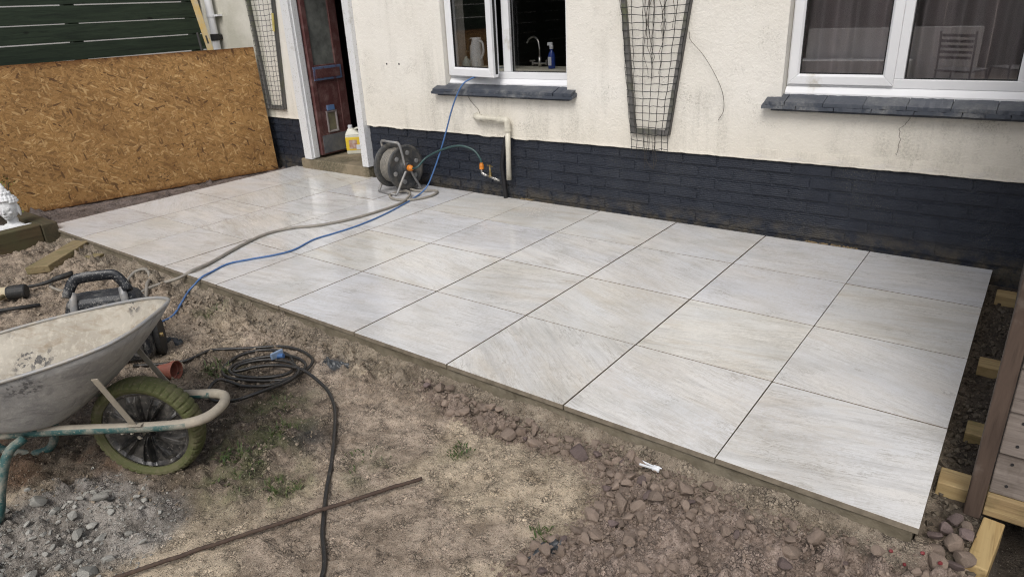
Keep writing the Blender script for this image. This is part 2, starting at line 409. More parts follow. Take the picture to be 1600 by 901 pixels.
def mat_osb():
    m = Mat('strand_board', .62, .3)
    v = m.tc()
    warp = m.n('VectorMath', operation='MULTIPLY_ADD')
    m.put(warp.inputs[0], m.noise(v, 9, 3, .5, 0, 'Color')); warp.inputs[1].default_value = (.03, .03, 0); m.put(warp.inputs[2], v)
    vv = warp.outputs[0]
    pal = [(0, (.12, .058, .024)), (.05, (.27, .15, .055)), (.3, (.385, .21, .072)), (.55, (.47, .275, .105)), (.8, (.41, .23, .082)), (1, (.64, .42, .19))]
    col = None; hh = None
    for k, (ang, sx, sy, th) in enumerate(((5, 12, 52, 0), (-12, 10, 40, .5), (64, 13, 46, .62), (-34, 12, 48, .5), (38, 11, 44, .5), (14, 8, 30, .62), (-56, 13, 52, .66), (-22, 15, 64, .6), (28, 14, 58, .62), (82, 17, 60, .84))):
        vr = m.map(m.map(vv, (1,1,1), (0,0,R(ang)), (k*3.7, k*1.3, 0)), (sx*1.22, sy*1.3, 0.001))
        cc = m.vor(vr, 1.0, 'F1', 'Color'); ch = m.n('SeparateColor'); m.put(ch.inputs[0], cc)
        edge = m.ramp(m.vor(vr, 1.0, 'DISTANCE_TO_EDGE', 'Distance'), [(0, .45), (.09, 1)])
        fib = m.ramp(m.noise(m.map(vr, (1.0, 7, 1)), 2.5, 4, .7), [(.3, .72), (.7, 1.12)])
        c = m.mix(m.mix((0,0,0), m.ramp(ch.outputs[0], pal), edge), m.math('MULTIPLY', fib, 1), 1, 'MULTIPLY')
        c = m.mix(m.ramp(ch.outputs[0], pal), (0, 0, 0), 0)
        c = m.mix(c, m.mix(c, (.5, .42, .35), 1, 'MULTIPLY'), m.math('SUBTRACT', 1.0, edge))
        c = m.mix(c, fib, 1, 'MULTIPLY')
        if col is None: col = c; hh = ch.outputs[1]
        else:
            msk = m.math('GREATER_THAN', ch.outputs[2], th)
            col = m.mix(col, c, msk)
            hn = m.n('Mix', data_type='FLOAT'); m.put(hn.inputs[0], msk); m.put(hn.inputs[2], hh); m.put(hn.inputs[3], ch.outputs[1]); hh = hn.outputs[0]
    # weathering: grey-brown water stains
    st = m.ramp(m.noise(v, 2.3, 6, .65), [(.40, 0), (.66, .85)])
    col = m.mix(col, m.mix(col, (.62, .575, .54), 1, 'MULTIPLY'), st)
    col = m.mix(col, (.085, .05, .025), m.ramp(m.noise(v, 70, 5, .8), [(.58, 0), (.70, .8)]))
    X, Y, Z = m.sep(v)
    ed = m.math('MINIMUM', m.math('SUBTRACT', 1.22, Y), m.math('MINIMUM', Y, X))
    col = m.mix(col, m.mix(col, (.45, .32, .22), 1, 'MULTIPLY'), m.math('MULTIPLY', m.ramp(m.math('ADD', ed, m.math('MULTIPLY', m.noise(v, 12, 3, .6), .02)), [(.012, 1), (.055, 0)]), .8))
    m.base(col)
    m.normal(m.bump(m.math('ADD', hh, m.math('MULTIPLY', m.noise(v, 90, 4, .6), .7)), .7, .006))
    return m.m

def mat_wood(name, light, dark, axis=0, scale=1.0, rough=.7, knots=True, stain=None, stainamt=.3):
    m = Mat(name, rough, .3)
    v = m.tc(); sc = [26*scale]*3; sc[axis] = 1.6*scale
    oi = m.n('ObjectInfo').outputs['Random']
    off = m.n('CombineXYZ'); m.put(off.inputs[0], m.math('MULTIPLY', oi, 31)); m.put(off.inputs[1], m.math('MULTIPLY', oi, 17)); m.put(off.inputs[2], m.math('MULTIPLY', oi, 23))
    g = m.map(v, sc, (0,0,0), off.outputs[0])
    n1 = m.noise(g, 1, 6, .62, 1.2)
    col = m.mix(light, dark, m.ramp(n1, [(.32, 0), (.68, 1)]))
    gf = m.map(v, [q*4 for q in sc], (0,0,0), off.outputs[0])
    col = m.mix(col, tuple(c*.55 for c in dark), m.ramp(m.noise(gf, 1, 4, .6), [(.54, 0), (.75, .7)]))
    if stain:
        col = m.mix(col, stain, m.ramp(m.noise(m.map(v, (1,1,1), (0,0,0), off.outputs[0]), 6, 5, .65), [(.60-stainamt*.4, 0), (.75-stainamt*.2, .85)]))
    if knots:
        sk = [5.0]*3; sk[axis] = 2.6
        kd = m.vor(m.map(v, sk, (0,0,0), off.outputs[0]), 1, 'F1', 'Distance')
        col = m.mix(col, tuple(c*.35 for c in dark), m.ramp(kd, [(.05, 1), (.10, 0)]))
    m.base(col)
    m.normal(m.bump(m.math('ADD', n1, m.noise(gf, 1, 3, .6)), .35, .004))
    return m.m

def mat_glass(k=1.0, tint=.955):
    m = Mat('window_glass'); nt = m.nt
    fr = m.n('Fresnel'); fr.inputs[0].default_value = 1.5
    tr = m.n('BsdfTransparent'); tr.inputs[0].default_value = (tint, tint, tint, 1)
    gl = m.n('BsdfGlossy'); gl.inputs['Roughness'].default_value = .01
    b2 = m.bump(m.noise(m.tc(), 1.4, 2, .5), .03, .02)
    m.put(gl.inputs['Normal'], b2)
    mx = m.n('MixShader'); m.put(mx.inputs[0], m.math('MINIMUM', m.math('MULTIPLY_ADD', fr.outputs[0], k, .0), 1.0))
    m.put(mx.inputs[1], tr.outputs[0]); m.put(mx.inputs[2], gl.outputs[0])
    nt.links.new(mx.outputs[0], nt.nodes['Material Output'].inputs[0])
    return m.m

def mat_tray(name, light, dark, stain, amt):
    m = Mat(name, .75, .3)
    v = m.tc()
    n1 = m.noise(v, 7, 6, .65); n2 = m.noise(v, 45, 5, .7)
    col = m.mix(light, dark, m.ramp(n1, [(.35, 0), (.68, 1)]))
    col = m.mix(col, tuple(c*1.22 for c in light), m.ramp(n2, [(.52, 0), (.68, .6)]))
    drag = m.noise(m.map(v, (2.5, 9, 9), (0, 0, .5)), 2, 6, .7, .8)
    col = m.mix(col, stain, m.math('MULTIPLY', m.ramp(drag, [(.52, 0), (.70, 1)]), amt))
    ch = m.math('MULTIPLY', m.ramp(m.noise(v, 3.6, 2, .5), [(.60, 0), (.66, 1)]), m.ramp(m.noise(v, 38, 4, .6), [(.5, 0), (.56, 1)]))
    col = m.mix(col, (.055, .055, .06), m.math('MULTIPLY', ch, amt))
    m.base(col)
    m.normal(m.bump(m.math('ADD', n2, n1), .5, .005))
    return m.m

def mat_scum(name, base, film, lo=.45, hi=.62, scale=14, rough=.5, metal=0):
    """painted or moulded thing with a dried cement/mud film in blotches and specks"""
    m = Mat(name, rough, .5, metal)
    v = m.tc()
    b = m.ramp(m.noise(v, scale, 6, .7), [(lo, 0), (hi, 1)])
    sp = m.ramp(m.noise(v, scale*11, 3, .6), [(.60, 0), (.66, 1)])
    f = m.math('MAXIMUM', m.math('MULTIPLY', b, m.ramp(m.noise(v, scale*5, 4, .65), [(.3, .35), (.65, 1)])), m.math('MULTIPLY', sp, .8))
    m.base(m.mix(base, film, f)); m.rough(m.math('MULTIPLY_ADD', f, .35, rough))
    m.normal(m.bump(m.noise(v, scale*4, 4, .6), .3, .003))
    return m.m

M = {}
M['tile'] = mat_tile(); M['ground'] = mat_ground(); M['render'] = mat_render(); M['brick'] = mat_brickpaint(); M['osb'] = mat_osb()
M['tilebody'] = simple('tile_body', (.27, .23, .175), (.16, .135, .10), 22, .7, bump=.3, bscale=90)
M['mortar'] = simple('wet_mortar', (.185, .16, .115), (.11, .094, .066), 14, .55, bump=.9, bscale=70)
M['upvc'] = simple('white_plastic', (.78, .79, .81), (.72, .73, .75), 3, .28, bump=.02, dirt=(.55, .53, .48), dirtamt=-.25)
M['gasket'] = simple('black_gasket', (.015, .015, .016), rough=.5)
M['slate'] = simple('painted_slate', (.040, .048, .064), (.062, .070, .088), 9, .42, bump=.5, bscale=35, dirt=(.16, .165, .17), dirtamt=.06)
M['glass'] = mat_glass(.28, .80); M['glass2'] = mat_glass(5.0)
M['doorred'] = mat_scum('peeling_red_paint', (.095, .036, .035), (.20, .12, .11), .46, .66, 12, .5)
M['doorblue'] = mat_scum('scraped_blue_undercoat', (.10, .15, .26), (.10, .028, .028), .50, .60, 16, .55)
M['kick'] = mat_scum('dusty_kick_plate', (.09, .10, .12), (.20, .20, .20), .42, .66, 6, .6)
M['doorwhite'] = mat_scum('flaking_white_gloss', (.66, .67, .68), (.36, .34, .30), .60, .72, 7, .45)
M['step'] = simple('worn_concrete', (.27, .225, .155), (.16, .13, .085), 6, .75, bump=.5, bscale=50, dirt=(.09, .08, .05), dirtamt=.2)
M['fence'] = mat_wood('dark_green_stain', (.042, .062, .038), (.021, .031, .021), 1, 1.0, .7, True)
M['sleeper'] = mat_wood('old_sleeper', (.115, .085, .045), (.055, .042, .024), 1, .7, .8, False, (.085, .08, .04), .5)
M['sleeperx'] = mat_wood('old_sleeper_end', (.105, .08, .048), (.05, .042, .028), 0, .7, .8, False, (.07, .066, .038), .5)
M['pine'] = mat_wood('treated_pine', (.44, .335, .175), (.30, .21, .10), 0, .8, .65, False, (.16, .14, .055), .12)
M['pine_y'] = mat_wood('treated_pine_long', (.46, .345, .17), (.32, .21, .09), 1, .8, .6, True, (.20, .16, .06), .05)
M['offcut'] = mat_wood('mossy_offcut', (.30, .235, .13), (.18, .14, .075), 1, .8, .8, False, (.14, .135, .06), .25)
M['postwood'] = mat_wood('brown_stained_post', (.115, .082, .064), (.060, .042, .033), 2, .8, .6, False, (.17, .145, .125), .12)
M['cladding'] = mat_wood('weathered_cladding', (.26, .225, .20), (.145, .12, .105), 0, .9, .75, True, (.10, .08, .065), .15)
M['trelliswood'] = mat_wood('grey_batten', (.155, .150, .145), (.085, .083, .08), 2, 1.2, .8, False, (.12, .13, .07), .25)
M['netting'] = simple('black_netting', (.018, .02, .02), rough=.55)
M['twig'] = simple('dry_twig', (.045, .036, .028), (.08, .065, .05), 30, .8)
M['pvc'] = simple('cream_waste_pipe', (.66, .63, .54), (.56, .53, .44), 4, .35, bump=.03, dirt=(.30, .28, .22), dirtamt=.05)
M['blackpipe'] = simple('black_lagging', (.010, .010, .012), rough=.6, bump=.3)
M['brass'] = mat_scum('old_brass', (.30, .22, .09), (.36, .34, .30), .5, .65, 30, .4, .8)
M['chrome'] = simple('worn_chrome', (.55, .54, .52), (.38, .37, .35), 20, .28, 1.0)
M['orange'] = simple('orange_plastic', (.78, .26, .03), rough=.4)
M['greytube'] = mat_scum('grey_tube', (.23, .235, .24), (.38, .35, .31), .46, .66, 14, .42, .2)
M['reelplastic'] = mat_scum('reel_plastic', (.045, .048, .052), (.16, .145, .12), .46, .68, 8, .5)
M['woundhose'] = mat_scum('wound_hose', (.17, .16, .14), (.30, .27, .225), .46, .70, 14, .5)
M['hosegrey'] = mat_scum('dusty_hose', (.22, .205, .18), (.34, .31, .26), .42, .66, 18, .5)
M['hoseblue'] = mat_scum('blue_hose', (.060, .145, .34), (.16, .23, .38), .56, .74, 22, .35)
M['hosegreen'] = simple('dark_green_hose', (.03, .075, .075), rough=.35, bump=.05)
M['hoseblack'] = mat_scum('black_hose', (.022, .021, .020), (.15, .125, .095), .56, .72, 16, .34)
M['rust'] = mat_scum('rusty_bar', (.060, .038, .028), (.13, .095, .07), .45, .65, 30, .8)
M['tray_in'] = mat_tray('dried_mortar', (.47, .435, .37), (.33, .30, .25), (.27, .215, .15), .85)
M['tray_out'] = mat_tray('galvanised_scum', (.42, .415, .40), (.28, .28, .28), (.15, .15, .15), .7)
M['traybead'] = mat_scum('worn_rim', (.33, .335, .34), (.44, .40, .33), .42, .62, 12, .45, .3)
M['teal'] = mat_scum('chipped_teal_paint', (.030, .095, .092), (.36, .325, .265), .44, .60, 11, .55)
M['scumsteel'] = mat_scum('cement_covered_steel', (.30, .27, .22), (.42, .375, .30), .40, .62, 14, .7)
M['tyre'] = mat_scum('olive_tyre', (.080, .088, .030), (.17, .145, .095), .45, .70, 11, .8)
M['hub'] = mat_scum('black_wheel_plastic', (.020, .020, .021), (.25, .23, .20), .46, .70, 7, .30)
M['blackplastic'] = mat_scum('splashed_black_plastic', (.016, .018, .022), (.34, .33, .31), .55, .70, 9, .38)
M['blackplastic2'] = mat_scum('dusty_top', (.024, .027, .032), (.30, .29, .27), .52, .66, 10, .5)
M['rubber'] = mat_scum('black_rubber', (.02, .02, .02), (.10, .09, .075), .55, .72, 12, .6)
M['mallet_pale'] = simple('pale_rubber', (.55, .47, .32), (.42, .35, .23), 8, .6)
M['terracotta'] = mat_scum('terracotta_plastic', (.30, .105, .072), (.26, .17, .12), .55, .72, 14, .55)
M['statue'] = mat_scum('white_stone', (.70, .71, .72), (.40, .40, .38), .62, .74, 12, .7)
M['stonebrown'] = None
M['spirit'] = mat_scum('yellow_level', (.50, .34, .09), (.42, .37, .27), .40, .60, 7, .45)
M['curtain'] = simple('taupe_curtain', (.86, .77, .79), (.74, .65, .67), 3, .85, bump=.1, bscale=300)
M['roomdark'] = simple('painted_room_gloom', (.075, .070, .066), (.055, .05, .048), 2, .8)  # gloom of the unlit rooms put into the wall colour
M['worktop'] = simple('cream_sill', (.62, .60, .50), (.55, .53, .44), 3, .5)
M['jug'] = simple('white_enamel', (.70, .74, .76), (.62, .66, .68), 4, .3, bump=.02)
M['soapglass'] = simple('soap_bottle', (.36, .42, .38), (.28, .33, .30), 5, .2)
M['bluebottle'] = simple('blue_bottle', (.03, .07, .32), (.02, .04, .2), 6, .2)
M['pale'] = simple('pale_label', (.66, .68, .70), (.55, .57, .62), 8, .4)
M['yellow'] = simple('yellow_label', (.72, .53, .04), (.70, .47, .05), 6, .4)
M['translucent'] = simple('cloudy_plastic', (.62, .62, .55), (.52, .51, .42), 5, .3, bump=.05)
M['labelred'] = simple('label_print', (.36, .16, .10), (.55, .50, .46), 26, .5)
M['gardenwall'] = simple('pale_block_wall', (.80, .78, .74), (.70, .68, .63), 2, .8, bump=.4)
M['dark_metal'] = simple('dark_metal', (.03, .03, .033), rough=.4)
M['sofa'] = simple('grey_upholstery', (.075, .07, .08), (.055, .05, .06), 8, .9)
M['plant'] = simple('yellow_green_leaf', (.20, .19, .035), (.11, .13, .03), 14, .5)
M['weed'] = simple('weed_green', (.050, .085, .022), (.085, .095, .03), 20, .55)
M['whiteclip'] = simple('white_clip', (.80, .82, .85), rough=.35)
M['darkfilm'] = simple('dark_sheeting', (.030, .034, .038), (.075, .08, .085), 10, .35, bump=.6, bscale=22)
M['berry'] = simple('red_fragment', (.22, .035, .040), rough=.5)
def mat_stone(name, a, b, dust):
    m = Mat(name, .75, .35)
    v = m.tc(); oi = m.n('ObjectInfo').outputs['Random']
    off = m.n('CombineXYZ'); m.put(off.inputs[0], m.math('MULTIPLY', oi, 31)); m.put(off.inputs[1], m.math('MULTIPLY', oi, 57))
    vv = m.map(v, (1,1,1), (0,0,0), off.outputs[0])
    col = m.mix(a, b, m.ramp(m.noise(vv, 14, 5, .65), [(.32, 0), (.68, 1)]))
    hv = m.n('HueSaturation'); m.put(hv.inputs['Color'], col); m.put(hv.inputs['Value'], m.math('MULTIPLY_ADD', oi, .6, .72)); hv.inputs['Saturation'].default_value = .95
    col = m.mix(hv.outputs[0], dust, m.ramp(m.noise(vv, 38, 5, .7), [(.46, 0), (.66, .75)]))
    m.base(col); m.normal(m.bump(m.noise(vv, 90, 5, .7), .6, .004)); m.rough(m.ramp(m.noise(vv, 20, 3, .5), [(.35, .5), (.65, .85)]))
    return m.m
M['wetsoil'] = mat_stone('wet_soil', (.10, .082, .06), (.06, .05, .038), (.13, .105, .075))
M['stonebrown'] = mat_stone('brown_stone', (.262, .200, .158), (.168, .124, .097), (.335, .265, .21))
M['stonedark'] = mat_stone('purple_brown_stone', (.15, .110, .105), (.09, .065, .063), (.25, .195, .165))
M['stonegrey'] = mat_stone('grey_mortar_lump', (.42, .415, .385), (.27, .26, .235), (.45, .435, .385))
M['earthlump'] = mat_stone('earth_clod', (.27, .218, .16), (.18, .143, .103), (.33, .272, .205))
# ------------------------------------------------------------------ ground
GRAVEL = [(-1.95,-.06),(-1.78,-.045),(-1.47,-.07),(-1.2,-.085),(-.98,-.03),(-.77,-.05),(-.52,-.05),(-.3,-.06),(-.05,-.03),(.16,-.02),(.25,-.45),(.0,-.9),(-.9,-.95),(-.93,-.66),(-.84,-.42),(-.86,-.25),(-.99,-.13),(-1.16,-.15),(-1.45,-.205),(-1.72,-.19)]
RUBBLE = [(-2.62,-1.62),(-2.56,-1.40),(-2.50,-1.26),(-2.30,-1.16),(-2.08,-1.13),(-1.97,-1.22),(-1.93,-1.38),(-2.0,-1.52),(-2.25,-1.75)]
SOIL = [(-3.25,-.75),(-3.0,-.40),(-2.75,-.26),(-2.3,-.45),(-1.9,-.52),(-1.82,-.72),(-1.75,-.9),(-2.0,-1.1),(-2.3,-1.2),(-2.7,-1.5),(-3.3,-1.2)]
PRINTS = [(-1.72, -.80, .5), (-1.33, -.52, .9), (-1.62, -.30, .2), (-1.18, -.72, 1.3), (-2.02, -.36, .75), (-1.48, -.98, .55), (-3.75, -.30, .3), (-4.35, -.42, -.2), (-4.9, -.18, .1), (-.98, -.38, 1.1)]
def gz(x, y):
    x = np.asarray(x, float); y = np.asarray(y, float)
    z = -.097+fbm(x, y, 1.1, 3, 3)*.012
    near = sstep(-.42, -.10, y)                           # churned strip along the slab edge
    gr = sstep(-.03, .06, polydist(x, y, GRAVEL)); ru = sstep(-.06, .08, polydist(x, y, RUBBLE)); so = sstep(-.1, .15, polydist(x, y, SOIL)+fbm(x, y, 4, 3, 77)*.1)
    left = sstep(-2.6, -3.4, x)
    rough = np.clip(.35+.85*near*sstep(-1.3, -2.2, x)+.65*so+.75*ru+.85*gr+.5*left, 0, 1.6)
    n1 = fbm(x, y, 6, 3, 11); n2 = fbm(x, y, 21, 3, 23); n3 = fbm(x, y, 62, 3, 31)
    cl = np.maximum(fbm(x, y, 15, 2, 41)-.05, 0)          # clods stand up, hollows stay flat
    cl2 = np.maximum(fbm(x, y, 34, 2, 43), 0)
    z = z+rough*(n1*.017+n2*.012+n3*.009+cl*.042+cl2*.030)
    ridge = 1-np.abs(fbm(x, y, 11, 3, 51))*3.2
    z = z+np.clip(ridge, 0, 1)*.007*rough
    crk = np.abs(fbm(x, y, 9, 4, 57)); z = z-.010*np.clip(1-crk/.045, 0, 1)*np.clip(rough-.3, 0, 1)
    # mortar haunch leaning on the bed
    hw = .075+.05*fbm(x, y*0, 2.2, 4, 61)
    hz = -.060+.012*fbm(x, y*0, 5, 3, 63)+n2*.008+n3*.007
    t = np.clip(-y/np.maximum(hw, .02), 0, 1.4)
    hz = hz-t*.052
    inx = sstep(-6.1, -5.9, x)*sstep(.12, .02, x)
    z = np.where((y > -.16) & (y < .03), np.maximum(z, hz*inx+(-.3)*(1-inx)), z)
    under = (x > -6.06) & (x < -.02) & (y > .03)
    z = np.where(under, -.16, z)
    z = np.where((x < -6.04) & (y > .0), np.maximum(z, -.055+n2*.010+n3*.006), z)
    for (fx, fy, fa) in PRINTS:
        u = (x-fx)*math.cos(fa)+(y-fy)*math.sin(fa); v = -(x-fx)*math.sin(fa)+(y-fy)*math.cos(fa)
        e = np.sqrt((u/.135)**2+(v/(.047-.012*np.clip(-u/.135, 0, 1)+.006*np.clip(u/.135, 0, 1)))**2)
        ins = sstep(1.08, .86, e)
        z = z+ins*(-.008+.0042*(np.sin(u*230) > .1)*sstep(.95, .8, e))+.004*np.exp(-((e-1.12)/.10)**2)
    hole = sstep(.13, .22, x)*sstep(-.10, .02, y)
    z = z-hole*.24
    return z
# ground sheet: fine in view, coarse out to the horizon
def axis(breaks):
    out = []
    for a, b, st in breaks:
        n = max(1, int(round((b-a)/st))); out += list(a+(b-a)*np.arange(n)/n)
    out.append(breaks[-1][1]); return np.array(out)
gx = axis([(-200,-40,40),(-40,-12,7),(-12,-7.4,.6),(-7.4,-5.4,.022),(-5.4,-3.4,.013),(-3.4,.3,.0085),(.3,.8,.03),(.8,3,.4),(3,12,3),(12,40,7),(40,200,40)])
gy = axis([(-200,-40,40),(-40,-12,7),(-12,-3,1),(-3,-1.75,.05),(-1.75,.035,.0085),(.035,2.42,.03),(2.42,6.5,.8),(6.5,12,2),(12,40,7),(40,200,40)])
GX, GY = np.meshgrid(gx, gy); GZ = gz(GX, GY)
gm = bpy.data.meshes.new('ground'); ny, nx = GX.shape
gm.vertices.add(nx*ny); gm.vertices.foreach_set('co', np.stack([GX, GY, GZ], -1).ravel())
idx = np.arange(nx*ny).reshape(ny, nx)
quads = np.stack([idx[:-1,:-1], idx[:-1,1:], idx[1:,1:], idx[1:,:-1]], -1).reshape(-1, 4)
gm.loops.add(quads.size); gm.polygons.add(len(quads))
gm.loops.foreach_set('vertex_index', quads.ravel())
gm.polygons.foreach_set('loop_start', np.arange(len(quads))*4); gm.polygons.foreach_set('loop_total', np.full(len(quads), 4))
gm.polygons.foreach_set('use_smooth', np.ones(len(quads), bool))
gm.update(calc_edges=True)
def lerp(a, b, t): return a*(1-t[..., None])+np.array(b)*t[..., None]
w1 = fbm(GX, GY, 5, 4, 71); w2 = fbm(GX, GY, 2.2, 4, 73); w3 = fbm(GX, GY, 14, 4, 75)
col = np.zeros(GX.shape+(3,))+np.array((.385, .315, .232))
col = lerp(col, (.46, .385, .27), sstep(.05, .35, w2))
col = lerp(col, (.33, .268, .193), sstep(-2.8, -3.8, GX))
col = lerp(col, (.135, .108, .076), sstep(-.10, .12, polydist(GX, GY, SOIL)+w1*.16)*.85)
col = lerp(col, (.205, .130, .078), sstep(-2.3, -2.6, GX)*sstep(-1.0, -1.2, GY)*sstep(-.1, .3, w1)*.8)
col = lerp(col, (.285, .272, .240), sstep(-.06, .07, polydist(GX, GY, RUBBLE)+w1*.12)*.85)
col = lerp(col, (.290, .230, .184), sstep(-.05, .05, polydist(GX, GY, GRAVEL)+w3*.06)*.92)
col = lerp(col, (.255, .220, .160), sstep(-.17, -.08, GY+w3*.05)*sstep(.05, -.02, GX)*.75)
col = lerp(col, (.17, .14, .12), sstep(-6.0, -6.08, GX)*sstep(-.1, .1, GY))
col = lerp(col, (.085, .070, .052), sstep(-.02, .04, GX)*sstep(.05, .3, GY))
for (wx, wy, wr) in ((-2.126, -.647, .10), (-2.12, -.866, .10), (-1.832, -.873, .12), (-2.10, -.74, .14), (-3.46, -.133, .12), (-2.82, -.52, .10), (-1.448, -.356, .07), (-2.0, -.93, .14), (-2.3, -.55, .16), (-1.65, -.62, .10)):
    col = lerp(col, (.105, .115, .050), np.clip(np.exp(-(((GX-wx)/wr)**2+((GY-wy)/wr)**2))*(.30+1.5*w3), 0, .55))
col = np.minimum(col*np.array((1.20, 1.19, 1.27)), .6)
dk = np.exp(-(((GX+1.99)/.10)**2+((GY+.62)/.08)**2))+np.exp(-(((GX+2.36)/.13)**2+((GY+.16)/.06)**2))
col = lerp(col, (.062, .062, .066), np.clip(dk*(.7+w3), 0, .9))
ca = gm.color_attributes.new('zone', 'FLOAT_COLOR', 'POINT')
ca.data.foreach_set('color', np.concatenate([col.reshape(-1, 3), np.ones((nx*ny, 1))], 1).ravel())
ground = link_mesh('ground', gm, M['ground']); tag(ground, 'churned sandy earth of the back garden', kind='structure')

# ------------------------------------------------------------------ patio: mortar bed with porcelain tiles
b = MB()
xs = np.arange(-6.06, -.0199, .02); zs = [-.165, -.10, -.06, -.035, -.0225]
X, Z = np.meshgrid(xs, zs)
Y = .006+.010*fbm(X, Z*6, 9, 4, 5)+.012*fbm(X, Z*3, 2.5, 3, 8)-np.array([.03, .012, .004, .0, -.002])[:, None]
b.grid(X, Y, Z)
k = len(b.v); b.add([(x, .02, -.0225) for x in xs]+[(x, 2.37, -.0225) for x in xs], [(i, i+1, len(xs)+i+1, len(xs)+i) for i in range(len(xs)-1)])
b.add([(xs[i], Y[-1, i], -.0225) for i in range(len(xs))]+[(x, .02, -.0225) for x in xs], [(i, i+1, len(xs)+i+1, len(xs)+i) for i in range(len(xs)-1)])
for x0 in (-6.06, -.02):
    b.add([(x0, .01, -.165), (x0, 2.37, -.165), (x0, 2.37, -.0225), (x0, .01, -.0225)], [(0, 1, 2, 3) if x0 > -1 else (3, 2, 1, 0)])
patio = b.build('patio', M['mortar'], sm=True); tag(patio, 'new patio of large pale porcelain tiles on a mortar bed', kind='structure')
PW, PD, J = .61053, .6, .0065
def tile_mesh(wd, dp):
    t = LMB(); t.box(0, wd, 0, dp, -.0215, 0); t.mi = [1, 0, 1, 1, 1, 1]
    o = t.build('tile', [M['tile'], M['tilebody']]); me = o.data; bpy.data.objects.remove(o); return me
tm = tile_mesh(PW-J, PD-.0048); tm_last = tile_mesh(PW-J, .5765); tm_left = tile_mesh(6.0777-9*PW-.0005, PD-.0048); tm_left_last = tile_mesh(6.0777-9*PW-.0005, .5765)
for i in range(10):
    for j in range(4):
        me = (tm_left_last if j == 3 else tm_left) if i == 9 else (tm_last if j == 3 else tm)
        o = bpy.data.objects.new('tile', me); C.objects.link(o); o.parent = patio
        x0 = -(i+1)*PW+J/2 if i < 9 else -6.0777
        o.location = (x0-(0 if i else J/2)+rnd.uniform(-.0006, .0006), j*PD+.0005+rnd.uniform(-.0004, .0004), rnd.uniform(-.0006, .0006))
        o.rotation_euler = (rnd.uniform(-.0016, .0016), rnd.uniform(-.0016, .0016), rnd.uniform(-.0011, .0011))
        bevel(o, .0012, 2)

# ------------------------------------------------------------------ house
house = thing('house', 'cream rendered house with a dark painted brick plinth, red door and two white windows', 'house', (-2.9, 2.40, 0))
YW = 2.385; XL, XR, ZT = -7.36, 1.7, 2.55
OPEN = [(-5.86, -4.912, -.2, 2.12), (-3.888, -2.715, .80, 1.98), (-1.212, .52, .80, 1.98)]
b = MB()
ux = sorted({XL, XR, *[o[0] for o in OPEN], *[o[1] for o in OPEN]}); uz = sorted({.62, .80, 1.98, 2.12, ZT})
def inside(x, z): return any(o[0] < x < o[1] and o[2] < z < o[3] for o in OPEN)
for i in range(len(ux)-1):
    for j in range(len(uz)-1):
        if inside((ux[i]+ux[i+1])/2, (uz[j]+uz[j+1])/2): continue
        for yy, fl in ((YW, False), (YW+.28, True)):
            q = [(ux[i], yy, uz[j]), (ux[i+1], yy, uz[j]), (ux[i+1], yy, uz[j+1]), (ux[i], yy, uz[j+1])]
            b.add(q, [(0, 1, 2, 3)[::-1] if fl else (0, 1, 2, 3)])
for (x0, x1, z0, z1) in OPEN:
    z0b = max(z0, .62) if x0 < -4.9 else z0
    b.add([(x0, YW, z0b), (x0, YW+.28, z0b), (x0, YW+.28, z1), (x0, YW, z1)], [(3, 2, 1, 0)])
    b.add([(x1, YW, z0b), (x1, YW+.28, z0b), (x1, YW+.28, z1), (x1, YW, z1)], [(0, 1, 2, 3)])
    b.add([(x0, YW, z1), (x1, YW, z1), (x1, YW+.28, z1), (x0, YW+.28, z1)], [(0, 1, 2, 3)])
    if z0 > .5: b.add([(x0, YW, z0), (x1, YW, z0), (x1, YW+.28, z0), (x0, YW+.28, z0)], [(3, 2, 1, 0)])
b.add([(XL, YW, ZT), (XR, YW, ZT), (XR, YW+.28, ZT), (XL, YW+.28, ZT)], [(0, 1, 2, 3)])
b.add([(XL, YW, .62), (XL, YW, ZT), (XL, YW+.28, ZT), (XL, YW+.28, .62)], [(0, 1, 2, 3)])
# ragged lower lip of the render over the bricks
for (xa, xb) in ((XL, -5.862), (-4.91, XR)):
    xs = np.arange(xa, xb+.001, (xb-xa)/int((xb-xa)/.012))
    zb = .479+.003*fbm(xs, xs*0, 22, 4, 5)+.003*fbm(xs, xs*0, 3, 3, 9)
    zb = zb-.006*sstep(.2, .5, fbm(xs, xs*0, 6, 3, 25))*(xs < -1.43)
    rows = [np.full_like(xs, .62), np.maximum(zb+.022, .56*0+zb+.015), zb+.004, zb, zb+.001]
    yo = [0, .0, -.003, .002, .022]
    X = np.stack([xs]*5); Z = np.stack(rows); Y = np.stack([np.full_like(xs, YW+d) for d in yo])
    b.grid(X, Y, Z, flip=True)
wall = b.build('wall', M['render'], house, origin=Vector((0, 0, 0))); wall.location = -house.location
# plinth backing + bricks
b = MB()
for (xa, xb) in ((XL, -5.935), (-4.9, XR)):
    b.box(xa, xb, YW+.0218, YW+.27, -.2, .60)
plinth = b.build('plinth', M['brick'], house)
def brick_mesh(wd, seed):
    bm = bmesh.new(); bmesh.ops.create_cube(bm, size=1)
    r = random.Random(seed)
    for v in bm.verts:
        v.co = Vector((v.co.x*wd, v.co.y*.04, v.co.z*.069))+Vector((r.uniform(-.0025, .0025), r.uniform(-.001, .001), r.uniform(-.0022, .0022)))
    bmesh.ops.bevel(bm, geom=[e for e in bm.edges if any(f.normal.y < -.5 for f in e.link_faces)], offset=.0055, segments=2, affect='EDGES')
    me = bpy.data.meshes.new('brick'); bm.to_mesh(me); bm.free()
    return me
bmeshes = [brick_mesh(.2265, s) for s in range(6)]; bhalf = [brick_mesh(.109, 50+s) for s in range(2)]
for me in bmeshes+bhalf: me.materials.append(M['brick'])
cream = [brick_mesh(.2275, 90+s) for s in range(3)]
for me in cream: me.materials.append(M['render'])
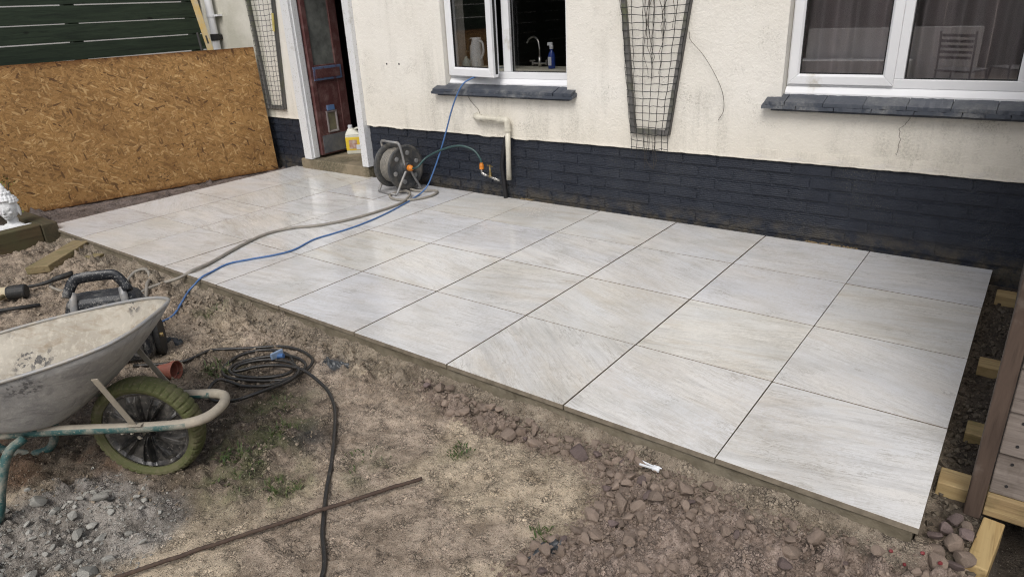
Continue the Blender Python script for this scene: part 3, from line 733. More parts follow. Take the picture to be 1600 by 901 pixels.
PB = .2355
for c in range(7):
    zc = .481-.078*(c+.5); off = -.991+(PB/2 if c % 2 == 0 else 0)
    for (xa, xb) in ((XL+.02, -5.94), (-4.905, XR-.02)):
        k0 = math.floor((xa-off)/PB)-1
        for k in range(k0, k0+60):
            l = off+k*PB; r_ = l+PB
            if r_ <= xa+.04 or l >= xb-.04: continue
            if xa > -5 and l > .62: continue
            l2, r2 = max(l, xa), min(r_, xb)
            if r2-l2 < .06: continue
            o = bpy.data.objects.new('brick', rnd.choice(bmeshes)); C.objects.link(o); o.parent = plinth
            o.location = Vector(((l2+r2)/2, YW+.036+rnd.uniform(-.0018, .0018), zc+rnd.uniform(-.001, .001)))-house.location
            o.rotation_euler = (0, rnd.uniform(-.006, .006), rnd.uniform(-.006, .006)); o.scale = ((r2-l2-.009)/.2265, 1, 1)
x = -1.42
while x < .6:
    o = bpy.data.objects.new('brick', rnd.choice(cream)); C.objects.link(o); o.parent = plinth; tag(o, 'cream painted brick above the dark paint line')
    o.location = Vector((x+PB/2, YW+.0185+rnd.uniform(-.0006, .0006), .5215))-house.location
    o.rotation_euler = (0, rnd.uniform(-.008, .008), 0); x += PB

# windows ----------------------------------------------------------
def frame_rect(b, x0, x1, z0, z1, wd, y0, y1, Mx=None):
    """mitred rectangular frame with chamfered inner edge, built as four trapezoid bars"""
    ch = .012
    outer = [(x0, z0), (x1, z0), (x1, z1), (x0, z1)]; inn = [(x0+wd, z0+wd), (x1-wd, z0+wd), (x1-wd, z1-wd), (x0+wd, z1-wd)]
    mid = [(x0+wd-ch, z0+wd-ch), (x1-wd+ch, z0+wd-ch), (x1-wd+ch, z1-wd+ch), (x0+wd-ch, z1-wd+ch)]
    for i in range(4):
        j = (i+1) % 4
        A, B_, Cc, D = outer[i], outer[j], mid[j], mid[i]; E_, F_ = inn[j], inn[i]
        vs = [(A[0], y0, A[1]), (B_[0], y0, B_[1]), (Cc[0], y0, Cc[1]), (D[0], y0, D[1]), (E_[0], y0+ch, E_[1]), (F_[0], y0+ch, F_[1]),
              (A[0], y1, A[1]), (B_[0], y1, B_[1]), (E_[0], y1, E_[1]), (F_[0], y1, F_[1])]
        if Mx is not None: vs = [Mx @ Vector(v) for v in vs]
        b.add(vs, [(0, 1, 2, 3), (3, 2, 4, 5), (0, 6, 7, 1), (5, 4, 8, 9), (6, 9, 8, 7), (0, 3, 5, 9, 6), (1, 7, 8, 4, 2)])
def pane(parent, x0, x1, z0, z1, y, Mx=None, name='pane', g='glass'):
    b = MB(); b.box(x0, x1, y, y+.004, z0, z1, Mx); return b.build(name, M[g], parent)
def gasket(parent, x0, x1, z0, z1, y, Mx=None):
    b = MB(); frame_rect(b, x0, x1, z0, z1, .0075, y-.002, y+.012, Mx) if False else None
    for (a0, a1, c0, c1) in ((x0, x1, z0, z0+.006), (x0, x1, z1-.006, z1), (x0, x0+.006, z0+.006, z1-.006), (x1-.006, x1, z0+.006, z1-.006)):
        b.box(a0, a1, y-.003, y+.01, c0, c1, Mx)
    return b.build('gasket', M['gasket'], parent)
Y0, Y1 = 2.452, 2.515
def window(x0, x1, mulls, zbot, ztop, name_label):
    b = MB()
    fw = .05
    b.box(x0+.004, x1-.004, Y0, Y1, zbot, zbot+fw); b.box(x0+.004, x1-.004, Y0, Y1, ztop-fw, ztop-.003)
    for (a, c) in [(x0+.004, x0+fw), (x1-fw, x1-.004)]+mulls: b.box(a, c, Y0, Y1, zbot+fw, ztop-fw)
    o = b.build('window', M['upvc'], house); tag(o, name_label); bevel(o, .004, 2); return o
def subsill(parent, x0, x1, z0, z1):
    b = MB(); b.add([(x0, 2.425, z0), (x1, 2.425, z0), (x1, 2.425, z0+.022), (x0, 2.425, z0+.022), (x0, 2.452, z1), (x1, 2.452, z1), (x0, 2.5, z0), (x1, 2.5, z0), (x0, 2.5, z1), (x1, 2.5, z1)],
        [(0, 1, 2, 3), (3, 2, 5, 4), (4, 5, 9, 8), (0, 6, 7, 1), (0, 3, 4, 8, 6), (1, 7, 9, 5, 2), (6, 8, 9, 7)])
    o = b.build('subsill', M['upvc'], parent); bevel(o, .003, 2); return o
win1 = window(-3.888, -2.715, [(-3.335, -3.268)], .918, 1.97, 'white kitchen window with its left casement ajar')
subsill(win1, -3.884, -2.719, .862, .918)
gl = pane(win1, -3.268, -2.765, .968, 1.92, 2.485); gasket(win1, -3.268, -2.765, .968, 1.92, 2.482)
Mx = Matrix.Translation((-3.872, 2.446, 0)) @ Matrix.Rotation(R(-11), 4, 'Z')
b = MB(); frame_rect(b, 0, .553, .938, 1.945, .066, -.022, .03, Mx); b.box(.008, .545, .03, .042, .95, .963, Mx); b.box(.535, .547, .03, .046, .963, 1.93, Mx)
sash = b.build('casement', M['upvc'], win1); bevel(sash, .003, 2); tag(sash, 'left casement opened outward a little')
pane(win1, .066, .487, 1.004, 1.879, -.004, Mx); gasket(win1, .066, .487, 1.004, 1.879, -.006, Mx)
b = MB(); b.box(.549, .5535, .002, .026, .96, 1.92, Mx); b.build('seal', M['gasket'], win1)
win2 = window(-1.212, .52, [(-.642, -.594), (-.088, -.04)], .918, 1.97, 'wide white window in front of taupe curtains')
subsill(win2, -1.208, .516, .862, .918)
b = MB(); frame_rect(b, -1.198, -.640, .932, 1.945, .058, 2.437, 2.485); s2 = b.build('casement', M['upvc'], win2); bevel(s2, .003, 2)
pane(win2, -1.140, -.698, .990, 1.887, 2.455, g='glass2'); gasket(win2, -1.140, -.698, .990, 1.887, 2.453)
pane(win2, -.594, -.088, .968, 1.92, 2.480, g='glass2'); gasket(win2, -.594, -.088, .968, 1.92, 2.477)
b = MB(); frame_rect(b, -.042, .51, .932, 1.945, .058, 2.437, 2.485); s3 = b.build('casement', M['upvc'], win2); bevel(s3, .003, 2)
pane(win2, .016, .452, .990, 1.887, 2.455, g='glass2')
# slate sills
def slate_sill(x0, x1, step, seed, label):
    r = random.Random(seed)
    b = MB(); b.box(x0+.05, x1-.05, 2.345, 2.46, .788, .806); core = b.build('window_sill', M['slate'], house); tag(core, label)
    x = x0; k = 0
    for lay, (za, yb) in enumerate(((.802, 2.318), (.823, 2.324))):
        x = x0+(.012 if lay else 0)-(0 if not lay else 0); first = True
        while x < x1-.02:
            wd = min(step*r.uniform(.93, 1.07)*(0.55 if (first and lay) else 1), x1-x-(.012 if lay else 0)); first = False
            if x1-x-wd < .06: wd = x1-x-(.012 if lay else 0)
            n = 9; top = []; bot = []
            for i in range(n):
                xx = x+.0012+(wd-.0024)*i/(n-1); yf = yb+r.uniform(-.004, .004)
                ins = 0
                if lay == 1 or True:
                    ins = 0
                top.append((xx, yf+.002, za+.019+r.uniform(-.0015, .0015))); bot.append((xx, yf-.001, za+r.uniform(-.0015, .0015)))
            rise = .036
            vs = bot+top+[(p[0], 2.432, p[2]+rise+r.uniform(-.001, .001)) for p in top]+[(p[0], 2.432, p[2]+rise-.012) for p in bot]
            fs = []
            for i in range(n-1):
                fs += [(i, i+1, n+i+1, n+i), (n+i, n+i+1, 2*n+i+1, 2*n+i), (i+1, i, 3*n+i, 3*n+i+1), (3*n+i, 3*n+i+1, 2*n+i+1, 2*n+i)[::-1]]
            fs += [(0, n, 2*n, 3*n), (n-1, 4*n-1, 3*n-1, 2*n-1)]
            o = MB().add(vs, fs).build('slate', M['slate'], core); x += wd+.001
    return core
slate_sill(-4.0, -2.632, .46, 3, 'dark slate sill under the kitchen window')
slate_sill(-1.305, .62, .205, 4, 'dark slate sill under the curtained window')

# door frame, door leaf, step
b = MB(); b.box(-5.86, -5.745, 2.338, 2.43, .10, 2.115); b.box(-4.99, -4.908, 2.338, 2.43, .10, 2.115); b.box(-5.745, -4.99, 2.338, 2.43, 2.03, 2.115)
b.box(-5.745, -5.73, 2.365, 2.43, .11, 2.03); b.box(-5.875, -5.86, 2.35, 2.40, .30, 2.13)
df = b.build('door_frame', M['doorwhite'], house); bevel(df, .004, 2); tag(df, 'flaking white door frame')
Dm = Matrix.Translation((-5.725, 2.445, 0)) @ Matrix.Rotation(R(91.5), 4, 'Z')
b = MB()
b.box(.0, .055, -.021, .021, .125, 2.0, Dm); b.box(.325, .425, -.021, .021, .125, 2.0, Dm)
b.box(.055, .325, -.021, .021, 1.9, 2.0, Dm); b.box(.055, .325, -.021, .021, .83, .99, Dm); b.box(.055, .325, -.021, .021, .125, .33, Dm)
b.box(.055, .325, -.012, .012, .33, .83, Dm)
door = b.build('door', M['doorred'], house); bevel(door, .004, 2); tag(door, 'peeling dark red door leaf standing open inward')
b = MB(); b.box(.055, .325, -.004, .004, .99, 1.9, Dm); gl = simple('obscured_glass', (.20, .21, .195), (.10, .105, .10), 9, .18, bump=.4, bscale=160); b.build('pane', gl, door)
b = MB(); b.box(.03, .385, -.030, -.0215, .845, .975, Dm); p_ = b.build('panel', M['doorblue'], door); bevel(p_, .008, 2)
b = MB(); b.box(.055, .36, -.0335, -.0305, .868, .952, Dm); b.build('panel_face', M['doorred'], p_)
b = MB(); b.box(.03, .40, -.026, -.0215, .14, .315, Dm); b.build('kick_plate', M['kick'], door)
b = MB(); frame_rect(b, .12, .25, .335, .545, .022, -.030, -.0125, Dm); cf = b.build('cat_flap', simple('cat_flap_frame', (.30, .27, .26), (.2, .17, .17), 14, .5), door)
b = MB(); b.box(.142, .228, -.022, -.0125, .357, .523, Dm); b.build('flap', simple('flap_plastic', (.22, .20, .12), (.12, .11, .09), 9, .3), cf)
b = MB(); b.box(.14, .23, -.027, -.0125, .55, .60, Dm); b.build('blue_tape', simple('blue_tape', (.10, .20, .42), (.16, .22, .34), 20, .5), door)
b = MB(); b.box(-5.940, -4.925, 2.345, 3.3, -.11, .098); st = b.build('doorstep', M['step'], house); bevel(st, .012, 3)
# rooms behind the openings
b = MB()
zf = -.02
def quad(b, p, f=(0, 1, 2, 3)): b.add(p, [f])
ya, yb2 = 2.665, 5.6
quad(b, [(-7.2, ya, zf), (1.6, ya, zf), (1.6, yb2, zf), (-7.2, yb2, zf)])
quad(b, [(-7.2, ya, 2.4), (1.6, ya, 2.4), (1.6, yb2, 2.4), (-7.2, yb2, 2.4)], (3, 2, 1, 0))
quad(b, [(-7.2, yb2, zf), (1.6, yb2, zf), (1.6, yb2, 2.4), (-7.2, yb2, 2.4)])
for x in (-7.2, 1.6): quad(b, [(x, ya, zf), (x, yb2, zf), (x, yb2, 2.4), (x, ya, 2.4)])
b.box(-4.78, -4.68, ya, yb2, zf, 2.4); b.box(-2.05, -1.95, ya, yb2, zf, 2.4)
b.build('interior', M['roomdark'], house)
b = MB(); b.box(-3.885, -2.72, 2.517, 2.75, .92, .985); b.box(-4.6, -2.1, 2.752, 3.25, .86, .90); b.build('inside_sill', M['worktop'], house)
# roof eave above the picture, so the wall reads as a house from other viewpoints
b = MB(); b.box(XL-.1, XR+.1, 2.31, 2.9, ZT+.002, ZT+.12); b.add([(XL-.1, 2.27, ZT+.165), (XR+.1, 2.27, ZT+.165), (XR+.1, 5.0, ZT+1.9), (XL-.1, 5.0, ZT+1.9), (XL-.1, 5.9, ZT+.165), (XR+.1, 5.9, ZT+.165)], [(0, 1, 2, 3), (3, 2, 5, 4)])
b.build('roof', M['slate'], house)

# ------------------------------------------------------------------ fence on the left
fence = thing('fence', 'dark green horizontal board fence behind the leaning strand board', 'fence', (-7.3, 0, -.1))
bmat = M['fence']
fb = [MB().box(-.011, .011, 0, 2.42, 0, .1500) for _ in range(2)]
k0 = LMB(); k0.box(-.009, .009, 0, 2.44, 0, .1508)
base = k0.build('board', bmat, fence); base.location = (0, 0, 0)
bevel(base, .003, 2)
first = True
for row in range(13):
    zb = 1.3205-.1605*8+.1605*row
    for sgm in range(4):
        o = base if first else inst(base)
        first = False
        o.location = (rnd.uniform(-.003, .003), -.075-2.45*sgm+rnd.uniform(-.004, .004), zb+.1+rnd.uniform(-.0012, .0012))
        o.rotation_euler = (rnd.uniform(-.0011, .0011), rnd.uniform(-.006, .006), 0)
pm = LMB(); pm.box(-.11, -.018, -.045, .045, -.3, 2.12)
post = pm.build('post', bmat, fence); bevel(post, .004, 2); ps = [2.28, 1.1, -.1, -1.32, -2.55, -3.77, -5.0, -6.2, -7.38]
for i, y in enumerate(ps):
    o = post if i == 0 else inst(post); o.location = (0, y, 0)
# pale wall added beyond the fence so that its gaps look bright
b = MB(); b.box(-11.3, -11.0, -14, 9, -.2, 4.2); nw = b.build('gap_backing_wall', M['gardenwall']); tag(nw, 'pale wall added beyond the green fence to brighten its gaps', 'wall')
#@@OBJECTS
# ------------------------------------------------------------------ strand board leaning on the fence
A = Vector((-6.880, .165, -.045)); Bp = Vector((-6.335, 2.318, -.045))
ux_ = (Bp-A).normalized(); lean = Vector((-.075, .02, 1.0)); nrm = ux_.cross(lean).normalized(); uy_ = nrm.cross(ux_).normalized()
bd = LMB(); nX = 24
X, Y = np.meshgrid(np.linspace(0, 2.44, nX+1), np.linspace(0, 1.225, 7))
Zc = .012*np.sin(X/2.44*3.1)*np.sin(Y/1.22*2.2)
bd.grid(X, Y, Zc); bd.grid(X, Y, Zc+.018)
def edge_strip(idx):
    n = X.size
    bd.f += [(a, b_, b_+n, a+n) for a, b_ in zip(idx[:-1], idx[1:])]; bd.mi += [0]*(len(idx)-1)
W_ = nX+1
edge_strip(list(range(W_))); edge_strip(list(range(6*W_, 7*W_))[::-1]); edge_strip([j*W_ for j in range(7)][::-1]); edge_strip([j*W_+nX for j in range(7)])
osb = bd.build('strand_board', M['osb']); fix_normals(osb)
Mo = Matrix((ux_, uy_, nrm)).transposed().to_4x4(); Mo.translation = Bp-ux_*2.44
osb.matrix_world = Mo
tag(osb, 'large sheet of orange brown strand board leaning upright in front of the green fence', 'board')

# ------------------------------------------------------------------ corner pipe, spirit level and rod behind the board
b = MB(); b.tube([(-7.03, 2.315, z) for z in (-.1, .8, 1.6, 2.5)], .037, 16)
dp = b.build('downpipe', M['upvc'], sm=True); tag(dp, 'white plastic downpipe with a black bracket in the corner by the green fence', 'downpipe')
b = MB(); b.tube([(-7.03, 2.315, 1.245), (-7.03, 2.315, 1.31)], .045, 16); b.box(-7.06, -7.0, 2.345, 2.384, 1.255, 1.30); o = b.build('bracket', M['gasket'], dp); 
b = MB(); b.tube([(-7.03, 2.315, 1.475), (-7.03, 2.315, 1.50)], .043, 16); b.box(-7.045, -6.93, 2.33, 2.384, 1.478, 1.497); b.build('clip', M['upvc'], dp)
b = LMB(); b.box(-.030, .030, -.011, .011, 0, 1.80)
o = b.build('spirit_level', M['spirit']); bevel(o, .003, 2)
lz = Vector((-.245, .0, 1)).normalized(); lx = Vector((.5, .86, 0)); lx = (lx-lz*lx.dot(lz)).normalized(); ly = lz.cross(lx)
Ml = Matrix((lx, ly, lz)).transposed().to_4x4(); Ml.translation = (-6.59, 2.15, -.04); o.matrix_world = Ml
tag(o, 'long yellow spirit level standing behind the strand board near the downpipe', 'spirit level')
b = LMB(); b.box(-.0315, .0315, -.004, .004, 1.28, 1.34, mi=0); vv_ = b.build('vial', M['pale'], o); vv_.location = (0, -.0085, -.3)
b = LMB(); b.box(-.008, .008, -.0122, -.0112, 1.30, 1.38); sl = b.build('hand_hole', M['gasket'], o)
b = MB(); b.tube([(-6.66, 2.0, -.03), (-6.80, 2.045, .62), (-6.93, 2.07, 1.335)], .011, 10)
o = b.build('rod', M['rubber'], sm=True); tag(o, 'short dark rod poking up behind the strand board left of the spirit level', 'rod')

# ------------------------------------------------------------------ trellises
def trellis(name_label, xb0, xb1, zb, xt0, xt1, zt, ncell, hang, seed, stems):
    r = random.Random(seed)
    t = thing('trellis', name_label, 'trellis', ((xb0+xb1)/2, YW-.02, zb), 0, 'batten trellises fixed to the cream wall')
    def at(u, z):
        k = (z-zb)/(zt-zb); return (xb0+(xt0-xb0)*k)*(1-u)+(xb1+(xt1-xb1)*k)*u
    for (u, s) in ((0, 1), (1, -1)):
        b = MB(); y0, y1 = YW-.036, YW-.002
        w_ = .030*s
        b.add([(at(u, zb), y0, zb), (at(u, zb)+w_, y0, zb), (at(u, zt)+w_, y0, zt), (at(u, zt), y0, zt), (at(u, zb), y1, zb), (at(u, zb)+w_, y1, zb), (at(u, zt)+w_, y1, zt), (at(u, zt), y1, zt)],
              [(0, 1, 2, 3), (4, 7, 6, 5), (0, 4, 5, 1), (1, 5, 6, 2), (2, 6, 7, 3), (3, 7, 4, 0)])
        o = b.build('batten', M['trelliswood'], t); fix_normals(o); bevel(o, .002, 1)
    for z in (zb+.002, zt-.035):
        b = MB(); b.box(at(0, z)+.031, at(1, z)-.031, YW-.033, YW-.004, z, z+.032); o = b.build('rail', M['trelliswood'], t); bevel(o, .002, 1)
    b = MB(); y = YW-.042
    zs_ = np.arange(zb-hang, zt, .047)
    for i in range(ncell+1):
        u = i/ncell; pts = []
        z0 = zb-hang*r.uniform(.7, 1.25)
        for z in [z0]+[q for q in zs_ if q > z0+.01]+[zt]:
            zz = max(z, zb-.02); pts.append((at(.0+u*1.0, zz)+r.uniform(-.004, .004)+(.002 if u == 0 else 0), y+r.uniform(-.004, .003)+(.008 if z < zb-.03 else 0), z))
        b.tube(pts, .0022, 4, caps=False)
    for z in zs_:
        if z < zb-hang*.8: continue
        pts = [(at(i/(ncell*2), max(z, zb-.02))+r.uniform(-.002, .002), y-.002+r.uniform(-.003, .003)+(.008 if z < zb-.03 else 0), z+r.uniform(-.004, .004)-.007*math.sin(math.pi*i/(ncell*2))) for i in range(ncell*2+1)]
        b.tube(pts, .0022, 4, caps=False)
    b.build('netting', M['netting'], t)
    return t, at
t1, at1 = trellis('narrow tapering trellis of black netting with dead stems between the two windows', -2.182, -1.905, .592, -2.335, -1.715, 2.0, 6, .135, 5, True)
b = MB(); r = random.Random(12)
for i in range(9):
    x = at1(.22+.07*i, 1.7); z = 1.98; pts = []; end = r.choice((.98, 1.05, 1.15, .93, 1.2))
    while z > end:
        pts.append((x, YW-.025+r.uniform(-.012, .004), z)); x += r.uniform(-.016, .018)-(x-at1(.5, z))*.035; z -= r.uniform(.03, .06)
    b.tube(catmull(pts, 2), [.0038*(1-.7*k/(len(pts)*2)) for k in range((len(pts)-1)*2+1)], 5)
for i in range(4):
    x = at1(.35+.1*i, .6); pts = [(x, YW-.03, .62), (x+r.uniform(-.01, .01), YW-.03, .52), (x+r.uniform(-.02, .04), YW-.028, .42), (x+r.uniform(-.02, .05), YW-.03, .36)]
    b.tube(catmull(pts, 3), .0016, 4)
o = b.build('dead_stems', M['twig'], sm=True); tag(o, 'thin dry climber stems hanging inside the netting of the trellis between the windows', 'dead plant')
t2, at2 = trellis('trellis of grey netting beside the white door frame, half behind the strand board', -6.37, -6.085, .575, -6.43, -5.94, 2.0, 6, .0, 6, False)
b = MB(); b.box(-6.019, -5.995, YW-.055, YW-.045, 1.315, 1.478, Matrix.Translation((-6.006, 0, 1.4)) @ Matrix.Rotation(R(9), 4, 'Y') @ Matrix.Translation((6.006, 0, -1.4)))
o = b.build('marker_strip', simple('yellow_strip', (.60, .50, .16), rough=.5), None); tag(o, 'short yellow strip caught on the netting of the trellis by the door', 'strip')
b = MB(); b.tube(catmull([(-1.80, 2.37, 1.235), (-1.787, 2.355, 1.191), (-1.699, 2.352, 1.104), (-1.618, 2.355, .992), (-1.561, 2.36, .878), (-1.549, 2.365, .774), (-1.582, 2.372, .71)], 6), .0016, 5)
o = b.build('dangling_wire', M['twig'], sm=True); tag(o, 'thin dark wire curving down the wall right of the netting trellis', 'wire')
for x in (-4.556, -4.406):
    b = MB(); b.lathe([(.0085, -.003), (.0085, .0), (.006, .001)], Matrix.Translation((x, YW-.0005, 1.024)) @ Matrix.Rotation(R(90), 4, 'X'), 12); o = b.build('wall_plug', M['gasket'], house)
b = MB(); b.tube(catmull([(-3.66, YW-.004, .79), (-3.62, YW-.005, .74), (-3.56, YW-.005, .69), (-3.537, YW-.006, .645)], 5), .0018, 5)
o = b.build('thin_wire', M['twig'], sm=True); tag(o, 'thin wire from the kitchen sill down to the cream waste pipe', 'wire')

# ------------------------------------------------------------------ pipes and tap on the wall
t = thing('waste_pipe', 'cream plastic waste pipe elbowing down the dark plinth under the kitchen window', 'pipe', (-3.24, 2.34, .17))
b = MB(); b.tube(catmull([(-3.56, 2.41, .634), (-3.55, 2.345, .632), (-3.40, 2.34, .630), (-3.30, 2.34, .627)], 5), .0205, 16); b.build('branch_pipe', M['pvc'], t, sm=True)
b = MB(); b.tube([(-3.24, 2.34, .60), (-3.242, 2.34, .40), (-3.246, 2.335, .16)], .0205, 16); b.build('outlet_pipe', M['pvc'], t, sm=True)
b = MB(); b.tube(catmull([(-3.315, 2.34, .627), (-3.27, 2.34, .627), (-3.243, 2.34, .617), (-3.24, 2.34, .585), (-3.24, 2.34, .55)], 5), .0255, 16); b.tube([(-3.33, 2.34, .627), (-3.31, 2.34, .627)], .0275, 16); b.tube([(-3.24, 2.34, .565), (-3.24, 2.34, .540)], .0275, 16); b.build('elbow', M['pvc'], t, sm=False)
b = MB(); b.tube(catmull([(-3.575, 2.38, .634), (-3.56, 2.352, .633), (-3.535, 2.343, .632), (-3.50, 2.342, .6315)], 5), .026, 16); b.build('wall_elbow', M['pvc'], t, sm=True)
b = MB(); b.tube(catmull([(-3.285, 2.395, .50), (-3.288, 2.375, .47), (-3.310, 2.362, .36), (-3.325, 2.358, .25), (-3.315, 2.360, .12), (-3.305, 2.362, -.03)], 6), .019, 12)
o = b.build('lagged_pipe', M['blackpipe'], sm=True); tag(o, 'black lagged water pipe bending down the plinth beside the cream waste pipe', 'pipe')
t = thing('outdoor_tap', 'old brass outdoor tap with a hose connector low on the dark plinth', 'tap', (-3.42, 2.33, .16))
b = MB(); b.tube([(-3.335, 2.33, .145), (-3.40, 2.325, .160), (-3.47, 2.32, .178)], .010, 10); b.tube([(-3.385, 2.326, .157), (-3.37, 2.327, .153)], .015, 8); b.tube(catmull([(-3.46, 2.32, .176), (-3.49, 2.318, .186), (-3.505, 2.315, .200), (-3.505, 2.315, .225)], 4), [.012]*13, 10); b.build('body', M['chrome'], t, sm=True)
b = MB(); b.lathe([(.017, 0), (.015, .012), (.011, .02), (.013, .035), (.008, .05), (.006, .085)], Matrix.Translation((-3.425, 2.323, .165)), 12); b.build('spindle', M['brass'], t, sm=True)
b = MB(); b.tube([(-3.462, 2.335, .256), (-3.39, 2.31, .256)], .0055, 8); b.lathe([(.008, -.008), (.009, .008)], Matrix.Translation((-3.425, 2.323, .256)), 10); b.build('handle', M['brass'], t)
b = MB(); b.lathe([(.013, 0), (.0185, .004), (.0185, .034), (.015, .042), (.0125, .055)], Matrix.Translation((-3.505, 2.315, .222)), 14); b.build('connector', M['orange'], t)

# ------------------------------------------------------------------ kitchen things behind the glass
t = thing('jug', 'white jug with a dark spout mark on the inside sill behind the left pane', 'jug', (-3.765, 2.65, .985))
b = MB(); b.lathe([(.052, 0), (.056, .01), (.053, .10), (.048, .20), (.046, .225), (.040, .226), (.040, .215)], Matrix.Translation((-3.765, 2.65, .985)), 24); b.build('body', M['jug'], t, sm=True)
b = MB(); b.tube(catmull([(-3.72, 2.645, 1.185), (-3.685, 2.64, 1.17), (-3.68, 2.64, 1.10), (-3.715, 2.645, 1.04)], 5), .008, 8); b.build('handle', M['jug'], t, sm=True)
b = MB(); b.add([(-3.800, 2.588, 1.205), (-3.758, 2.588, 1.205), (-3.782, 2.5935, 1.155), (-3.800, 2.60, 1.206), (-3.758, 2.60, 1.206), (-3.782, 2.603, 1.155)], [(0, 2, 1), (3, 4, 5), (0, 1, 4, 3), (1, 2, 5, 4), (2, 0, 3, 5)]); b.build('spout_mark', M['gasket'], t)
t = thing('soap_dispenser', 'small pale green soap dispenser in front of the white jug', 'soap dispenser', (-3.80, 2.56, .985))
b = MB(); b.lathe([(.034, 0), (.037, .012), (.036, .04), (.022, .066), (.010, .078), (.010, .088)], Matrix.Translation((-3.80, 2.56, .985)), 18); b.build('bottle', M['soapglass'], t, sm=True)
b = MB(); b.tube([(-3.80, 2.56, 1.07), (-3.80, 2.56, 1.115)], .005, 8); b.tube([(-3.803, 2.56, 1.115), (-3.765, 2.552, 1.113)], .0055, 8); b.build('pump', M['chrome'], t)
t = thing('kitchen_tap', 'chrome swan neck kitchen tap with cross handles behind the right pane', 'tap', (-3.16, 2.69, .985))
b = MB(); b.tube([(-3.16, 2.69, .985), (-3.16, 2.69, 1.06)], .014, 10); b.tube(catmull([(-3.16, 2.69, 1.05), (-3.16, 2.69, 1.12), (-3.18, 2.70, 1.18), (-3.23, 2.72, 1.205), (-3.29, 2.74, 1.19), (-3.32, 2.75, 1.16)], 5), .008, 8); b.build('spout', M['chrome'], t, sm=True)
for dx in (-.065, .065):
    b = MB(); b.tube([(-3.16, 2.69, 1.012), (-3.16+dx, 2.685, 1.012)], .008, 8); b.tube([(-3.16+dx, 2.685, 1.0), (-3.16+dx, 2.685, 1.035)], .007, 8); b.tube([(-3.16+dx*1.2-.004, 2.67, 1.032), (-3.16+dx*.85+.004, 2.70, 1.032)], .006, 6); b.build('handle', M['chrome'], t)
t = thing('cleaning_bottle', 'blue spray bottle with a pale cap on the inside sill by the right reveal', 'bottle', (-2.975, 2.58, .985))
b = MB(); b.lathe([(.026, 0), (.028, .01), (.027, .09), (.02, .115), (.011, .125), (.011, .14)], Matrix.Translation((-2.975, 2.58, .985)), 16); b.build('body', M['bluebottle'], t, sm=True)
b = MB(); b.lathe([(.014, 0), (.015, .02), (.010, .03)], Matrix.Translation((-2.975, 2.58, 1.125)), 12); b.box(-3.005, -2.965, 2.572, 2.588, 1.150, 1.172); b.build('trigger_head', M['pale'], t)
b = MB(); b.box(-2.989, -2.961, 2.5505, 2.556, 1.01, 1.07); b.build('label', M['pale'], t)
# curtains
def curtain(label, x0, x1, y, seed):
    r = random.Random(seed); n = 140; ph = [r.uniform(0, 6) for _ in range(4)]
    xs = np.linspace(x0, x1, n); yy = y+.030*np.sin(xs*38+ph[0]+1.3*np.sin(xs*9+ph[1]))+.016*np.sin(xs*71+ph[2])
    zz = np.array([.70, 1.0, 1.4, 1.8, 2.05])
    b = MB(); X, Z = np.meshgrid(xs, zz); Y = np.stack([yy+.004*k for k in (1.2, .6, 0, .3, .5)])
    b.grid(X, Y, Z); b.grid(X, Y+.003, Z, flip=True)
    o = b.build('curtain', M['curtain'], sm=True); return tag(o, label, 'curtain', 'taupe curtains behind the wide window')
curtain('taupe curtain hanging behind the left light of the wide window', -1.30, -.66, 2.575, 1)
curtain('taupe curtain hanging behind the middle light of the wide window', -.645, -.05, 2.58, 2)
curtain('taupe curtain behind the far end of the wide window, past the shed post', -.03, .58, 2.578, 3)

# door bottle
bx, by = -5.56, 2.76
t = thing('cleaner_bottle', 'cloudy plastic bottle with a yellow label standing on the doorstep by the red door', 'bottle', (bx, by, .098))
b = MB(); bm_ = Matrix.Translation((bx, by, .098)) @ Matrix.Rotation(R(38), 4, 'Z')
b.box(-.085, .085, -.055, .055, 0, .20, bm_); b.add([bm_ @ Vector(p) for p in ((-.085, -.055, .2), (.085, -.055, .2), (.085, .055, .2), (-.085, .055, .2), (-.055, -.03, .262), (-.005, -.03, .262), (-.005, .03, .262), (-.055, .03, .262))], [(0, 1, 5, 4), (1, 2, 6, 5), (2, 3, 7, 6), (3, 0, 4, 7), (4, 5, 6, 7)])
o = b.build('body', M['translucent'], t); bevel(o, .014, 3)
b = MB(); b.lathe([(.024, 0), (.024, .03), (.020, .034)], bm_ @ Matrix.Translation((-.03, 0, .258)), 14); b.build('cap', M['pale'], t)
b = MB(); b.tube([bm_ @ Vector(p) for p in ((.0, 0, .245), (.045, 0, .262), (.078, 0, .235), (.080, 0, .19))], .011, 8); b.build('grip', M['translucent'], t, sm=True)
b = MB(); b.box(-.0865, .0865, -.0565, .0565, .035, .185, bm_); o = b.build('label', M['yellow'], t); bevel(o, .014, 3)
b = MB(); b.box(-.05, .03, -.0585, -.0568, .06, .15, bm_); b.build('print', M['labelred'], t); b = MB(); b.box(.02, .06, -.0586, -.0569, .05, .10, bm_); b.build('print', M['pale'], t)

